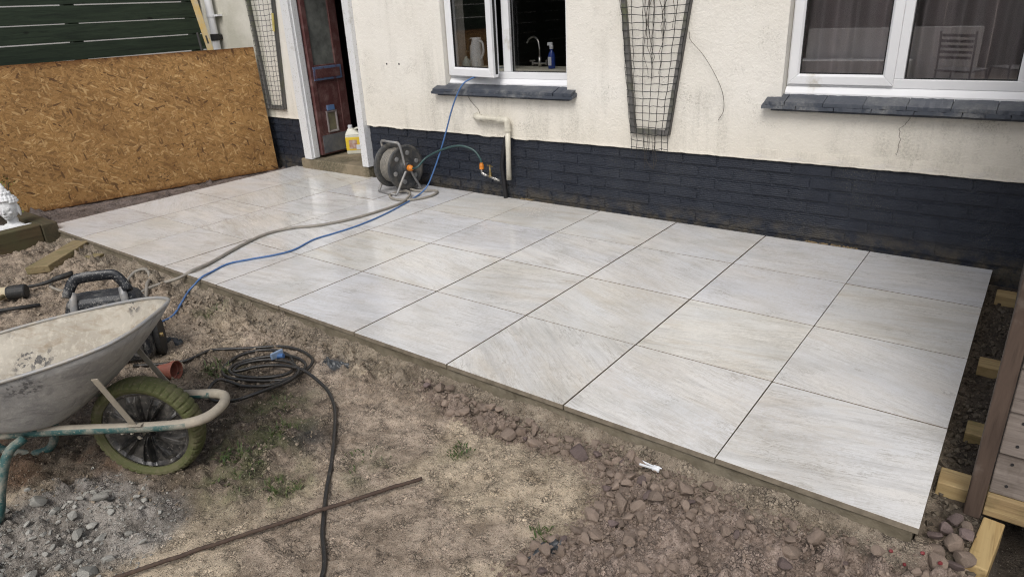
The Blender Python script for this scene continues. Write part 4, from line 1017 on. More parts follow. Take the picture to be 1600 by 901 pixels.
# ------------------------------------------------------------------ hose reel
HR = Vector((-4.275, 2.13, 0)); ra = R(-6)
t = thing('hose_reel', 'grey tube framed hose reel standing on the tiles against the dark plinth', 'hose reel', HR, ra)
Ry = Matrix.Rotation(R(90), 4, 'Y')          # lathe axis along local x
hub = Vector((0, 0, .215))
for sx in (-1, 1):
    b = LMB(); Mf = Matrix.Translation(hub+Vector((sx*.085, 0, 0))) @ Ry @ (Matrix.Scale(sx, 4, (0, 0, 1)))
    b.lathe([(.045, .030), (.06, .026), (.065, .012), (.10, .008), (.145, .012), (.165, .018), (.186, .020), (.190, .012), (.186, .002), (.16, -.002), (.02, -.004)], Mf, 40)
    o = b.build('flange', M['reelplastic'], t, sm=True); fix_normals(o)
    b = LMB()
    for k in range(6):
        a = k*math.pi/3+.3; p = hub+Vector((sx*.100, math.cos(a)*.122, math.sin(a)*.122))
        b.lathe([(.020, -.012), (.020, .004), (.014, .006)], Matrix.Translation(p) @ Ry @ Matrix.Scale(sx, 4, (0, 0, 1)), 10)
    o2 = b.build('boss', M['greytube'], o); fix_normals(o2); 
b = LMB(); rr = random.Random(3); pts = []
for lay in range(3):
    for k in range(8*14):
        a = 2*math.pi*k/14; pts.append(hub+Vector((-.075+.15*(k/(8*14) if lay % 2 == 0 else 1-k/(8*14)), math.cos(a)*(.098+.021*lay), math.sin(a)*(.098+.021*lay)))+Vector((rr.uniform(-.002, .002), 0, 0)))
b.tube(pts, .0098, 6); o = b.build('wound_hose', M['woundhose'], t, sm=True)
fr_ = LMB()
for sx in (-1, 1):
    X_ = sx*.125
    fr_.tube(catmull([(X_, -.03, .235), (X_, -.045, .33), (X_*.99, -.06, .405), (X_*.86, -.065, .432)], 5), .0105, 10)
    fr_.tube(catmull([(X_, -.015, .205), (X_, -.09, .10), (X_, -.135, .03), (X_*.92, -.15, .0125)], 5), .0105, 10)
    fr_.tube(catmull([(X_, .015, .205), (X_, .07, .10), (X_, .11, .03), (X_*.92, .12, .0125)], 5), .0105, 10)
fr_.tube([(-.1075, -.065, .432), (.1075, -.065, .432)], .0105, 10); fr_.tube([(-.115, -.15, .0125), (.115, -.15, .0125)], .0105, 10); fr_.tube([(-.115, .12, .0125), (.115, .12, .0125)], .0105, 10)
fr_.build('frame', M['greytube'], t, sm=True)
for sx in (-1, 1):
    b = LMB(); b.tube([hub+Vector((sx*.10, 0, 0)), hub+Vector((sx*.128, 0, 0)), hub+Vector((sx*.135, 0, 0))], [.048, .045, .036], 20); b.build('hub_cap', M['reelplastic'], t)
b = LMB(); b.lathe([(.020, 0), (.026, .004), (.026, .030), (.018, .040), (.013, .055)], Matrix.Translation(hub+Vector((.135, 0, 0))) @ Ry, 14); b.build('connector', M['orange'], t)
b = LMB(); b.tube([hub+Vector((-.135, 0, 0)), hub+Vector((-.165, 0, 0)), hub+Vector((-.17, 0, .0)), hub+Vector((-.172, -.05, .03)), hub+Vector((-.215, -.06, .035))], .009, 8); b.build('crank', M['brass'], t)
hp = Matrix.Translation(HR) @ Matrix.Rotation(ra, 4, 'Z') @ (hub+Vector((.185, 0, 0)))
b = MB(); b.tube(catmull([hp, hp+Vector((.06, .005, .02)), (-4.0, 2.20, .30), (-3.85, 2.24, .37), (-3.70, 2.28, .405), (-3.58, 2.31, .375), (-3.515, 2.315, .31), (-3.505, 2.315, .268)], 6), .0085, 8)
o = b.build('feed_hose', M['hosegreen'], sm=True); tag(o, 'short dark green hose arching from the reel to the brass tap', 'hose')
# long dusty hose from the reel over the patio to the machine
def gsm(x, y, rad=.05):
    a = np.arange(8)*math.pi/4
    q = gz(np.concatenate([[x], x+rad*np.cos(a), x+rad*.5*np.cos(a)]), np.concatenate([[y], y+rad*np.sin(a), y+rad*.5*np.sin(a)]))
    return float(np.mean(q)*.7+np.max(q[:1])*.3)
def glay(pts, r, lift=0.0):
    return [(x, y, gsm(x, y)+r*.75+lift) if z is None else (x, y, z) for x, y, z in pts]
b = MB()
rh = .0105
pts = [(-4.27, 2.11, .06), (-4.20, 2.14, .03), (-4.10, 2.16, rh), (-3.97, 2.235, rh), (-3.90, 2.17, rh), (-3.885, 2.05, rh), (-3.96, 1.90, rh), (-4.10, 1.87, rh), (-4.22, 1.94, rh), (-4.235, 2.03, rh), (-4.14, 2.06, rh+.018), (-4.02, 1.98, rh+.018), (-3.95, 1.80, rh), (-3.935, 1.56, rh), (-3.97, 1.28, rh), (-4.06, 1.07, rh), (-4.185, .93, rh), (-4.237, .76, rh), (-4.20, .58, rh), (-4.12, .383, rh), (-4.03, .185, rh), (-3.985, .04, rh+.004), (-4.03, -.03, -.02)]
pts += glay([(-4.10, -.11, None), (-4.11, -.19, None), (-4.09, -.27, None), (-3.98, -.36, None), (-3.80, -.46, None)], rh, .01)+[(-3.66, -.55, -.02), (-3.58, -.60, .02)]
b.tube(catmull(pts, 6), rh, 10)
o = b.build('long_hose', M['hosegrey'], sm=True); tag(o, 'long dusty grey hose running from the reel across the tiles to the black machine', 'hose')
b = MB(); pts = [(-3.62, -.58, .03)]+glay([(-3.80, -.42, None), (-3.98, -.28, None), (-4.17, -.17, None), (-4.31, -.085, None), (-4.42, -.05, None), (-4.49, -.09, None), (-4.44, -.17, None), (-4.30, -.27, None), (-4.08, -.42, None)], rh, .016)+[(-3.72, -.58, .02)]
b.tube(catmull(pts, 6), rh, 10); o = b.build('looped_hose', M['hosegrey'], sm=True); tag(o, 'loop of dusty hose lying on the earth behind the black machine', 'hose')
b = MB(); pts = glay([(-4.86, -.46, None), (-4.80, -.485, None), (-4.70, -.475, None), (-4.58, -.475, None), (-4.40, -.50, None), (-4.15, -.56, None)], .0095, .008)+[(-3.74, -.72, .03)]
b.tube(catmull(pts, 6), .0095, 9); o = b.build('short_hose', M['hosegrey'], sm=True); tag(o, 'pale hose on the earth between the lance and the black machine', 'hose')
# blue hose out of the kitchen window
b = MB(); rb = .0062
pts = [(-3.47, 2.62, .985), (-3.49, 2.52, .975), (-3.545, 2.43, .945), (-3.585, 2.35, .925), (-3.63, 2.298, .885), (-3.70, 2.29, .79), (-3.765, 2.285, .665), (-3.815, 2.275, .537), (-3.88, 2.25, .36), (-3.945, 2.22, .20), (-3.99, 2.18, .08), (-4.01, 2.12, .022), (-3.985, 2.00, rb), (-3.925, 1.83, rb), (-3.84, 1.515, rb), (-3.80, 1.224, rb), (-3.81, 1.0, rb), (-3.825, .84, rb), (-3.765, .632, rb), (-3.79, .50, rb), (-3.865, .361, rb), (-3.915, .235, rb), (-3.872, .094, rb), (-3.835, .01, rb+.002), (-3.86, -.03, -.03)]
pts += glay([(-3.85, -.085, None), (-3.722, -.198, None), (-3.637, -.301, None), (-3.574, -.408, None), (-3.553, -.488, None), (-3.56, -.55, None)], rb, .006)+[(-3.57, -.62, -.03)]
b.tube(catmull(pts, 7), rb, 8); o = b.build('blue_hose', M['hoseblue'], sm=True); tag(o, 'thin blue hose running from the kitchen window down across the tiles', 'hose')

# ------------------------------------------------------------------ statue and raised bed
bed = thing('raised_bed', 'raised bed of weathered sleepers beside the left end of the patio', 'planter', (-6.1, -.3, -.1))
b = MB(); b.box(-6.02, -5.902, -2.2, -.104, -.20, .066); o = b.build('sleeper', M['sleeper'], bed); bevel(o, .008, 2)
b = MB(); b.box(-6.82, -5.895, -.100, .012, -.20, .062); o = b.build('sleeper', M['sleeperx'], bed); bevel(o, .008, 2)
b = MB(); nb = 14; X, Y = np.meshgrid(np.linspace(-7.0, -6.02, nb), np.linspace(-2.2, -.10, 24)); b.grid(X, Y, .012+.018*fbm(X, Y, 6, 3, 4)); b.build('bed_soil', M['ground'], bed, sm=True)
at_ = bpy.data.objects['bed_soil'].data.color_attributes.new('zone', 'FLOAT_COLOR', 'POINT'); at_.data.foreach_set('color', [.06, .048, .035, 1]*len(bpy.data.objects['bed_soil'].data.vertices))
SP = Vector((-6.13, -.205, -.075)); sa = R(-46)
st = thing('garden_statue', 'small white stone bust of a serene figure with curled hair in the raised bed', 'statue', SP, sa+math.pi/2); st.scale = (1.02, 1.02, 1.02)
# local frame: +x is the face direction? the face looks along local -y
b = LMB()
def ell(cx, cy, cz, rx, ry, rz, n=18, m=12): return [(cx, cy, cz, rx, ry, rz)]
def blob(parts, name, mat, res=.0055, thr=1.0):
    """one continuous skin round a set of ellipsoids (metaball style field, marching over a voxel remesh)"""
    bm = bmesh.new()
    for (cx, cy, cz, rx, ry, rz) in parts:
        mm = Matrix.Translation((cx, cy, cz)) @ Matrix.Diagonal((rx, ry, rz, 1)); bmesh.ops.create_icosphere(bm, subdivisions=3, radius=1, matrix=mm)
    me = bpy.data.meshes.new(name); bm.to_mesh(me); bm.free()
    o = bpy.data.objects.new(name, me); C.objects.link(o); me.materials.append(mat)
    rm = o.modifiers.new('r', 'REMESH'); rm.mode = 'VOXEL'; rm.voxel_size = res; rm.use_smooth_shade = True
    sm_ = o.modifiers.new('s', 'SMOOTH'); sm_.factor = .5; sm_.iterations = 3
    return o
hz_ = .285
body = blob([(0, 0, .05, .135, .075, .075), (-.10, .005, .075, .055, .055, .060), (.10, .005, .075, .055, .055, .060), (0, .0, .11, .085, .055, .045), (0, .005, .16, .038, .038, .065),
             (0, 0, hz_-.02, .066, .072, .085), (0, -.012, hz_-.06, .050, .055, .050), (0, -.048, hz_-.088, .020, .018, .016),
             (0, -.071, hz_-.035, .0085, .014, .020), (0, -.078, hz_-.045, .011, .010, .008), (0, -.066, hz_-.067, .018, .008, .0045), (0, -.065, hz_-.073, .014, .008, .0045),
             (-.026, -.058, hz_-.012, .020, .010, .005), (.026, -.058, hz_-.012, .020, .010, .005), (-.026, -.060, hz_-.024, .015, .008, .006), (.026, -.060, hz_-.024, .015, .008, .006),
             (-.033, -.050, hz_-.048, .017, .014, .014), (.033, -.050, hz_-.048, .017, .014, .014),
             (-.068, .008, hz_-.045, .009, .016, .044), (.068, .008, hz_-.045, .009, .016, .044)], 'figure', M['statue'], .0045)
body.parent = st
hp_ = []
for j in range(6):
    ph = R(12+15*j); n = max(3, int(20*math.cos(ph)))
    for k in range(n):
        a = 2*math.pi*(k+.5*(j % 2))/n; x, y, z = .069*math.cos(ph)*math.cos(a), .073*math.cos(ph)*math.sin(a), hz_+.012+.070*math.sin(ph)
        if y < -.045 and j < 1: continue
        hp_.append((x, y, z, .0115, .0115, .0115))
for j in range(2):
    for k in range(9-4*j):
        a = 2*math.pi*k/(9-4*j); hp_.append((.034*(1-.4*j)*math.cos(a), .034*(1-.4*j)*math.sin(a), hz_+.092+.018*j, .0115, .0115, .0115))
hp_ += [(0, 0, hz_+.08, .034, .034, .035), (0, 0, hz_+.125, .020, .020, .030), (0, 0, hz_+.148, .010, .010, .022), (0, .003, hz_+.02, .064, .068, .062)]
hair = blob(hp_, 'hair', M['statue'], .0042); hair.modifiers['s'].iterations = 1; hair.parent = st
# yellow-green plant behind the statue
b = MB(); r = random.Random(8)
for i in range(170):
    a = r.uniform(0, 6.28); rr_ = r.uniform(.0, .16)**1; p = Vector((-6.62+rr_*math.cos(a), .06+rr_*math.sin(a)*.8-.16, .04+r.uniform(.0, .30)))
    d = Vector((r.uniform(-1, 1), r.uniform(-1, 1), r.uniform(-.2, .9))).normalized()*r.uniform(.022, .042); s_ = d.orthogonal().normalized()*.010
    b.add([p, p+d*.5+s_, p+d, p+d*.5-s_], [(0, 1, 2, 3)])
pl = thing('shrub', 'small yellow green shrub behind the white statue', 'plant', (-6.62, -.10, 0))
b.build('leaves', M['plant'], pl)
b = MB()
for i in range(7):
    a = i*.9; b.tube(catmull([(-6.62, -.10, -.02), (-6.62+.04*math.cos(a), -.10+.04*math.sin(a), .15), (-6.62+.11*math.cos(a), -.10+.09*math.sin(a), .30)], 4), .003, 5)
b.build('stem', M['twig'], pl)

# ------------------------------------------------------------------ offcut, mallet, lance, string by the bed
oc = thing('plank_offcut', 'mossy wedge ended plank offcut lying on the earth by the sleeper bed', 'plank', (-5.25, -.2, -.1))
b = MB(); c0 = Vector((-5.19, -.43, -.055)); dv = Vector((-.27, .40, .012)); L_ = dv.length; dv.normalize(); sd = Vector((0, 0, 1)).cross(dv).normalized(); upv = dv.cross(sd)
def P_(u, v, w_): return c0+dv*u+sd*v+upv*w_
b.add([P_(-.02, .05, -.03), P_(.02, -.09, -.03), P_(L_, -.075, -.03), P_(L_+.03, .065, -.03), P_(-.02, .055, .02), P_(.02, -.085, .02), P_(L_, -.075, .028), P_(L_+.03, .065, .028)], [(0, 3, 2, 1), (4, 5, 6, 7), (0, 1, 5, 4), (1, 2, 6, 5), (2, 3, 7, 6), (3, 0, 4, 7)])
o = b.build('plank', M['offcut'], oc); fix_normals(o); bevel(o, .005, 2)
b = MB(); b.box(-5.22, -5.12, -.10, -.02, -.11, -.062, Matrix.Translation((-5.17, -.06, -.08)) @ Matrix.Rotation(R(24), 4, 'Z') @ Matrix.Translation((5.17, .06, .08))); o = b.build('chip', M['offcut']); bevel(o, .005, 2); tag(o, 'small broken chip of mossy wood between the offcut and the tile edge', 'wood chip')
ml = thing('rubber_mallet', 'rubber mallet with one black and one cream face lying on the earth', 'mallet', (-4.80, -.70, -.1))
zg = float(gz(-4.75, -.68))
p0 = Vector((-4.86, -.80, zg+.042)); p1 = Vector((-4.735, -.635, zg+.042)); dm = (p1-p0)
b = MB(); b.tube([p0, p0+dm*.03, p0+dm*.5], [.034, .039, .039], 20); b.build('pale_head', M['mallet_pale'], ml)
b = MB(); b.tube([p0+dm*.501, p0+dm*.56, p0+dm*.97, p1], [.039, .043, .043, .038], 20); b.build('black_head', M['rubber'], ml)
b = MB(); q0 = p0+dm*.5; b.tube([q0, q0+Vector((.10, -.16, -.02)), q0+Vector((.17, -.27, -.025))], [.013, .014, .016], 10); b.build('handle', M['offcut'], ml, sm=True)
ln = thing('spray_lance', 'thin spray lance with a black grip lying on the earth left of the black machine', 'spray lance', (-4.85, -.5, -.1))
z1 = float(gz(-4.8, -.5))+.022
b = MB(); b.tube([(-5.0, -.80, z1+.012), (-4.87, -.60, z1+.006)], .008, 8); b.build('tube', M['greytube'], ln, sm=True)
b = MB(); b.tube(catmull([(-4.89, -.63, z1+.006), (-4.84, -.55, z1+.006), (-4.815, -.49, z1+.012), (-4.81, -.45, z1+.018)], 4), [.010]*6+[.013]*7, 10); b.build('trigger', M['rubber'], ln, sm=True)
b = MB(); b.tube([(-4.812, -.46, z1+.018), (-4.806, -.40, z1+.022), (-4.80, -.345, z1+.026)], [.016, .019, .018], 12); b.build('grip', M['rubber'], ln, sm=True)
b = MB(); zz = float(gz(-4.6, -.8)); b.tube([(-4.72, -.98, zz+.02), (-4.60, -.80, zz+.022), (-4.51, -.655, zz+.018)], .012, 8); o = b.build('bar', M['rubber'], sm=True); tag(o, 'dark bar half sunk in the earth in front of the mallet', 'bar')
b = MB(); b.tube(catmull(glay([(-5.86, -.50, None), (-5.80, -.36, None), (-5.72, -.27, None), (-5.66, -.20, None), (-5.60, -.22, None), (-5.56, -.17, None)], .004, .004), 5), .0035, 5); o = b.build('string', M['rust'], sm=True); tag(o, 'rusty string curling at the foot of the sleeper bed', 'string')
b = MB(); b.box(-5.63, -5.58, -.12, -.09, -.075, -.058, Matrix.Translation((-5.6, -.1, -.06)) @ Matrix.Rotation(R(30), 4, 'Z') @ Matrix.Translation((5.6, .1, .06))); o = b.build('red_scrap', M['berry']); bevel(o, .004, 2); tag(o, 'small red scrap at the foot of the sleepers', 'scrap')

# ------------------------------------------------------------------ black machine behind the wheelbarrow
MC = Vector((-3.345, -.715, float(gz(-3.3, -.68))-.01)); ma = R(52)
mc = thing('pressure_pump', 'black cement splashed pump machine with a carry handle behind the wheelbarrow', 'machine', MC, ma); mc.scale = (.84, .56, .95)
# local x = width, local -y faces the viewer
def loft(b, rings):
    n = len(rings[0]); k = len(b.v); b.v += [tuple(p) for rg in rings for p in rg]
    for i in range(len(rings)-1):
        for j in range(n): b.f.append((k+i*n+j, k+i*n+(j+1) % n, k+(i+1)*n+(j+1) % n, k+(i+1)*n+j)); b.mi.append(0)
    b.f.append(tuple(k+j for j in range(n-1, -1, -1))); b.mi.append(0); b.f.append(tuple(k+(len(rings)-1)*n+j for j in range(n))); b.mi.append(0)
def rrect(hx, hy, z, p=5, n=28, cx=0, cy=0):
    out = []
    for k in range(n):
        a = 2*math.pi*k/n; c_, s_ = math.cos(a), math.sin(a)
        out.append((cx+hx*abs(c_)**(2/p)*(1 if c_ > 0 else -1), cy+hy*abs(s_)**(2/p)*(1 if s_ > 0 else -1), z))
    return out
b = LMB(); loft(b, [rrect(.19, .13, .03), rrect(.205, .145, .06), rrect(.205, .145, .20), rrect(.21, .15, .215), rrect(.21, .15, .26), rrect(.205, .145, .30), rrect(.19, .135, .345)])
o = b.build('case', M['blackplastic'], mc, sm=False); bevel(o, .006, 2)
b = LMB(); loft(b, [rrect(.188, .133, .346), rrect(.178, .125, .372), rrect(.150, .10, .388)]); o = b.build('lid', M['blackplastic2'], mc); bevel(o, .006, 2)
b = LMB()
for sx in (-1, 1): b.tube([(sx*.135, -.150, .06), (sx*.135, -.152, .30), (sx*.128, -.12, .385), (sx*.122, -.09, .42)], .020, 12)
b.build('upright', M['greytube'], mc, sm=True)
b = LMB(); b.tube(catmull([(-.150, -.10, .405), (-.138, -.085, .44), (-.105, -.065, .482), (-.06, -.06, .492), (.06, -.06, .492), (.105, -.065, .482), (.138, -.085, .44), (.150, -.10, .405)], 5), [.030]*4+[.027]*28+[.030]*4, 12); o = b.build('handle', M['blackplastic'], mc, sm=True)
b = LMB(); b.tube([(-.165, -.155, .315), (.165, -.155, .315)], .008, 8); b.box(-.155, -.10, -.178, -.15, .27, .285); b.box(.10, .155, -.178, -.15, .27, .285); b.build('bracket', M['rubber'], mc)
b = LMB(); b.lathe([(.038, 0), (.040, .02), (.03, .028)], Matrix.Translation((.02, -.15, .268)) @ Matrix.Rotation(R(90), 4, 'X') @ Matrix.Diagonal((1.3, .7, 1, 1)), 20); b.build('knob', M['blackplastic'], mc)
b = LMB(); b.box(.10, .15, -.152, -.148, .322, .335); b.build('badge', M['pale'], mc)
b = LMB(); b.lathe([(.012, 0), (.012, .05)], Matrix.Translation((.205, -.03, .13)) @ Matrix.Rotation(R(90), 4, 'Y'), 10); b.build('outlet', M['brass'], mc)
b = LMB(); b.lathe([(.11, -.02), (.115, 0), (.11, .02)], Matrix.Translation((.215, .05, .11)) @ Matrix.Rotation(R(90), 4, 'Y'), 22); b.build('wheel', M['rubber'], mc)

# ------------------------------------------------------------------ wheelbarrow
WB = Vector((-2.31, -1.055, -.1)); wa = R(35)
wb = thing('wheelbarrow', 'cement caked wheelbarrow with an olive tyre and chipped teal frame', 'wheelbarrow', WB, wa)
# wheel (axis along local y)
RX = Matrix.Rotation(R(-90), 4, 'X')
b = LMB(); na = 176; prof = [(.156, .030), (.170, .041), (.180, .0425), (.188, .038), (.195, .026), (.1985, .010), (.1985, -.010), (.195, -.026), (.188, -.038), (.180, -.0425), (.170, -.041), (.156, -.030)]
vs = []; fs = []
for k in range(na):
    a = 2*math.pi*k/na; g = (k % 4) < 1
    for i, (r_, w_) in enumerate(prof):
        q = r_
        if 2 <= i <= 9:
            q -= (.0055 if g else 0) if (i in (3, 4, 7, 8)) else (.0015 if g else 0)
        ww = w_*(.96 if (g and i in (2, 3, 8, 9)) else 1)
        vs.append((q*math.cos(a), ww, q*math.sin(a)+.2))
m_ = len(prof)
for k in range(na):
    l = (k+1) % na
    for i in range(m_): fs.append((k*m_+i, l*m_+i, l*m_+(i+1) % m_, k*m_+(i+1) % m_))
b.add(vs, fs); tyre = b.build('tyre', M['tyre'], wb); fix_normals(tyre)
wheel_hub = None
b = LMB(); NA = 180; rr_ = [.004, .022, .030, .042, .055, .075, .10, .122, .140, .150, .157]
for sd in (-1, 1):
    X = np.zeros((len(rr_), NA+1)); Y = X.copy(); Z = X.copy()
    for i, q in enumerate(rr_):
        for k in range(NA+1):
            a = 2*math.pi*k/NA; ph = (a/(2*math.pi)*9) % 1
            rdg = max(0, 1-abs(ph-.34)/.13, 1-abs(ph-.66)/.13, (.45 if .34 < ph < .66 else 0))**.8
            amp = .027*min(1, max(0, (q-.022)/.03))*(1 if q < .12 else max(0, (.154-q)/.034))
            base_ = .012 if q < .15 else .024
            if q < .03: base_ = .034
            Y[i, k] = sd*(base_+amp*rdg)
            X[i, k] = q*math.cos(a); Z[i, k] = q*math.sin(a)+.2
    b.grid(X, Y, Z, flip=(sd > 0))
hubo = b.build('wheel_disc', M['hub'], wb); fix_normals(hubo)
b = LMB(); b.tube([(0, -.068, .2), (0, .068, .2)], .0075, 10); b.tube([(-.022, -.112, .247), (-.022, -.112, .258)], .0065, 6); b.tube([(.012, -.112, .247), (.012, -.112, .258)], .0065, 6); b.build('axle', M['scumsteel'], wb)
for s in (-1, 1):
    b = LMB(); b.box(-.012, .012, s*.064-.003, s*.064+.003, .192, .262); b.box(-.012, .012, min(s*.064, s*.105), max(s*.064, s*.105), .2535, .2585); o = b.build('axle_bracket', M['hub'], wb); bevel(o, .003, 1)
# frame: one bent tube looping round the wheel
side = [(-1.25, -.27, .40), (-.95, -.25, .345), (-.60, -.19, .290), (-.40, -.145, .278), (-.22, -.125, .275), (0, -.108, .268), (.14, -.102, .270), (.215, -.095, .275), (.262, -.070, .280), (.285, -.025, .284)]
loop = side+[(x, -y, z) for x, y, z in side[::-1]]
b = LMB(); b.tube(catmull(loop, 5), .0175, 14); o = b.build('frame', M['teal'], wb, sm=True)
o.data.materials.append(M['scumsteel'])
for p_ in o.data.polygons:
    if p_.center.x > -.30 and (p_.normal.z > .45 or p_.center.x > .20): p_.material_index = 1
for s in (-1, 1):
    b = LMB()
    if s < 0: pts = [(-.325, s*.165, .275), (-.36, s*.21, .245), (-.385, s*.25, .15), (-.405, s*.272, .06), (-.43, s*.275, .022), (-.52, s*.275, .015), (-.66, s*.27, .03), (-.74, s*.25, .15), (-.78, s*.225, .31)]
    else: pts = [(-.43, .15, .275), (-.47, .150, .16), (-.49, .13, .06), (-.53, .115, .022), (-.62, .115, .015), (-.72, .12, .05), (-.78, .15, .18), (-.82, .20, .315)]
    b.tube(catmull(pts, 5), .0155, 12); b.build('leg', M['teal'], wb, sm=True)
# tray
def zr(u): return .605+.22*u
def tray_ring(t, n=88):
    """t = 0 bottom outline, 1 rim outline"""
    out = []
    e = t**.85
    uf, ub = -.205+.335*t, -.62-.30*e
    for k in range(n):
        a = 2*math.pi*k/n; c_, s_ = math.cos(a), math.sin(a); p = 3.4
        cu = abs(c_)**(2/p)*(1 if c_ > 0 else -1); cv = abs(s_)**(2/p)*(1 if s_ > 0 else -1)
        u = (uf+ub)/2+(uf-ub)/2*cu
        wf, wm, wr = .165+.075*t, .185+.135*e, .17+.11*e
        q = (u-ub)/(uf-ub)
        wd = wr*(1-q)**2+2*(wm*1.06)*q*(1-q)+wf*q*q if True else wm
        v = wd*cv
        z = (.305+.02*(-u-.2))*(1-t)+zr(u)*t
        z = z-.03*math.sin(math.pi*t)*0
        if t > .99 and cu > .9: z += .006*(cu-.9)/.1
        out.append((u, v, z))
    return out
ts = [0, .05, .15, .3, .45, .6, .75, .88, 1.0]
rings = [tray_ring(t) for t in ts]; n = len(rings[0]); vs = [p for rg in rings for p in rg]; fs = []
rt = random.Random(5)
vs = [(x+.002*math.sin(9*y+5*x), y+.0025*math.sin(13*x+7*z), z) for x, y, z in vs]
for i in range(len(rings)-1):
    for j in range(n): fs.append((i*n+j, (i+1)*n+j, (i+1)*n+(j+1) % n, i*n+(j+1) % n))
prev = 0; bc = np.mean(np.array(rings[0]), 0)
for sc_ in (.75, .45, .15):
    k = len(vs); vs += [tuple(bc+(np.array(p)-bc)*sc_-np.array([0, 0, .006*(1-sc_)])) for p in rings[0]]
    st_ = prev
    for j in range(n): fs.append((k+j, st_+j, st_+(j+1) % n, k+(j+1) % n))
    prev = k
fs.append(tuple(prev+j for j in range(n-1, -1, -1))[::-1])
b = LMB(); b.add(vs, fs); tray = b.build('tray', [M['tray_in'], M['tray_out']], wb, sm=True); tray.data.polygons.foreach_set('material_index', [0]*len(tray.data.polygons))
sol = tray.modifiers.new('solid', 'SOLIDIFY'); sol.thickness = .0035; sol.offset = -1; sol.material_offset = 1; sol.material_offset_rim = 1; sol.use_even_offset = False
rim = rings[-1]
b = LMB(); b.tube([(x*1.0+.004*(1 if x > -.3 else -1)*0, y*1.008, z+.002) for x, y, z in rim], .0062, 8, closed=True); b.build('rim', M['traybead'], wb, sm=True)
for s in (-1, 1):
    b = LMB()
    p0 = Vector((.03, s*.118, .285)); p1 = Vector((.012, s*.205, .515)) if s < 0 else Vector((-.02, s*.165, .46)); d_ = (p1-p0); sd_ = Vector((1, 0, 0)); 
    if s > 0: p0 = Vector((.05, s*.115, .285)); p1 = Vector((-.075, s*.165, .43)); d_ = p1-p0
    wv = Vector((0, 1, 0)).cross(d_).normalized()*.012; th = Vector((0, .0022, 0))
    b.add([p0-wv-th, p0+wv-th, p1+wv-th, p1-wv-th, p0-wv+th, p0+wv+th, p1+wv+th, p1-wv+th], [(0, 1, 2, 3), (7, 6, 5, 4), (0, 4, 5, 1), (1, 5, 6, 2), (2, 6, 7, 3), (3, 7, 4, 0)])
    b.box(p0.x-.02, p0.x+.03, p0.y-.010, p0.y+.010, .283, .289)
    o = b.build('strut', M['scumsteel'], wb); fix_normals(o); bevel(o, .0015, 1)

# ------------------------------------------------------------------ plant pot, coil, bar
pz = float(gz(-2.965, -.66))
pt = thing('plant_pot', 'small terracotta plastic plant pot lying on its side behind the barrow wheel', 'plant pot', (-2.965, -.66, pz))
dirp = Vector((.80, .42, .05)).normalized(); Mp = Matrix.Translation((-3.015, -.69, pz+.040)) @ dirp.to_track_quat('Z', 'Y').to_matrix().to_4x4() @ Matrix.Scale(.74, 4)
b = MB(); b.lathe([(.036, 0), (.052, .088), (.0585, .090), (.061, .118), (.057, .118), (.054, .09), (.048, .086), (.033, .004)], Mp, 28); o = b.build('pot_wall', M['terracotta'], pt, sm=False)
b = MB(); b.lathe([(.0, 0.001), (.036, .001)], Mp, 28, cap=False); b.build('pot_base', M['terracotta'], pt)
rk = .0078
cp = [(-3.22, -.72, None), (-3.048, -0.575, None), (-3.029, -0.463, None), (-3.011, -0.404, None), (-2.880, -0.291, None), (-2.764, -0.203, None), (-2.645, -0.177, None), (-2.523, -0.202, None), (-2.466, -0.261, None), (-2.449, -0.343, None), (-2.473, -0.412, None), (-2.565, -0.484, None), (-2.670, -0.530, None), (-2.762, -0.526, None), (-2.823, -0.478, None), (-2.846, -0.395, None), (-2.816, -0.315, None), (-2.739, -0.259, None), (-2.632, -0.254, None), (-2.542, -0.295, None), (-2.493, -0.349, None), (-2.519, -0.414, None), (-2.583, -0.471, None), (-2.674, -0.505, None), (-2.750, -0.497, None), (-2.775, -0.441, None), (-2.739, -0.367, None), (-2.656, -0.281, None), (-2.569, -0.253, None), (-2.487, -0.267, None), (-2.441, -0.324, None), (-2.428, -0.410, None), (-2.450, -0.496, None), (-2.537, -0.551, None), (-2.641, -0.565, None), (-2.690, -0.583, None), (-2.678, -0.628, None), (-2.630, -0.674, None), (-2.539, -0.696, None), (-2.441, -0.645, None), (-2.399, -0.563, None), (-2.395, -0.468, None), (-2.417, -0.384, None), (-2.456, -0.326, None), (-2.547, -0.305, None), (-2.630, -0.335, None), (-2.699, -0.393, None), (-2.732, -0.457, None), (-2.709, -0.499, None), (-2.680, -0.474, None), (-2.650, -0.427, None), (-2.610, -0.384, None), (-2.542, -0.345, None), (-2.456, -0.319, None), (-2.365, -0.317, None), (-2.260, -0.337, None), (-2.161, -0.381, None), (-2.076, -0.434, None), (-1.979, -0.511, None), (-1.804, -0.670, None), (-1.676, -0.801, None), (-1.534, -0.930, None), (-1.382, -1.054, None), (-1.30, -1.25, None), (-1.2, -1.6, None)]
pts = glay(cp, rk, .004)
cc = catmull([(x, y, 0) for x, y, z in pts], 7)
zq = []; base_c = float(np.max(gz(np.linspace(-2.85, -2.42, 9), np.full(9, -.42))))*.3+(-.092)*.7
for i, p in enumerate(cc):
    k = i/7
    g_ = gsm(p.x, p.y, .05)
    gm_ = float(np.max(gz(p.x+np.array([0, .014, -.014, 0, 0]), p.y+np.array([0, 0, 0, .014, -.014]))))
    if 6 < k < 54: zq.append(max(base_c, g_-.004, gm_-.004)+rk+.003+.0045*((k-6)//9))
    else: zq.append(max(g_, gm_-.004)+rk*.8)
for _ in range(3): zq = [sum(zq[max(0, i-4):i+5])/len(zq[max(0, i-4):i+5]) for i in range(len(zq))]
cc = [Vector((p.x, p.y, z)) for p, z in zip(cc, zq)]
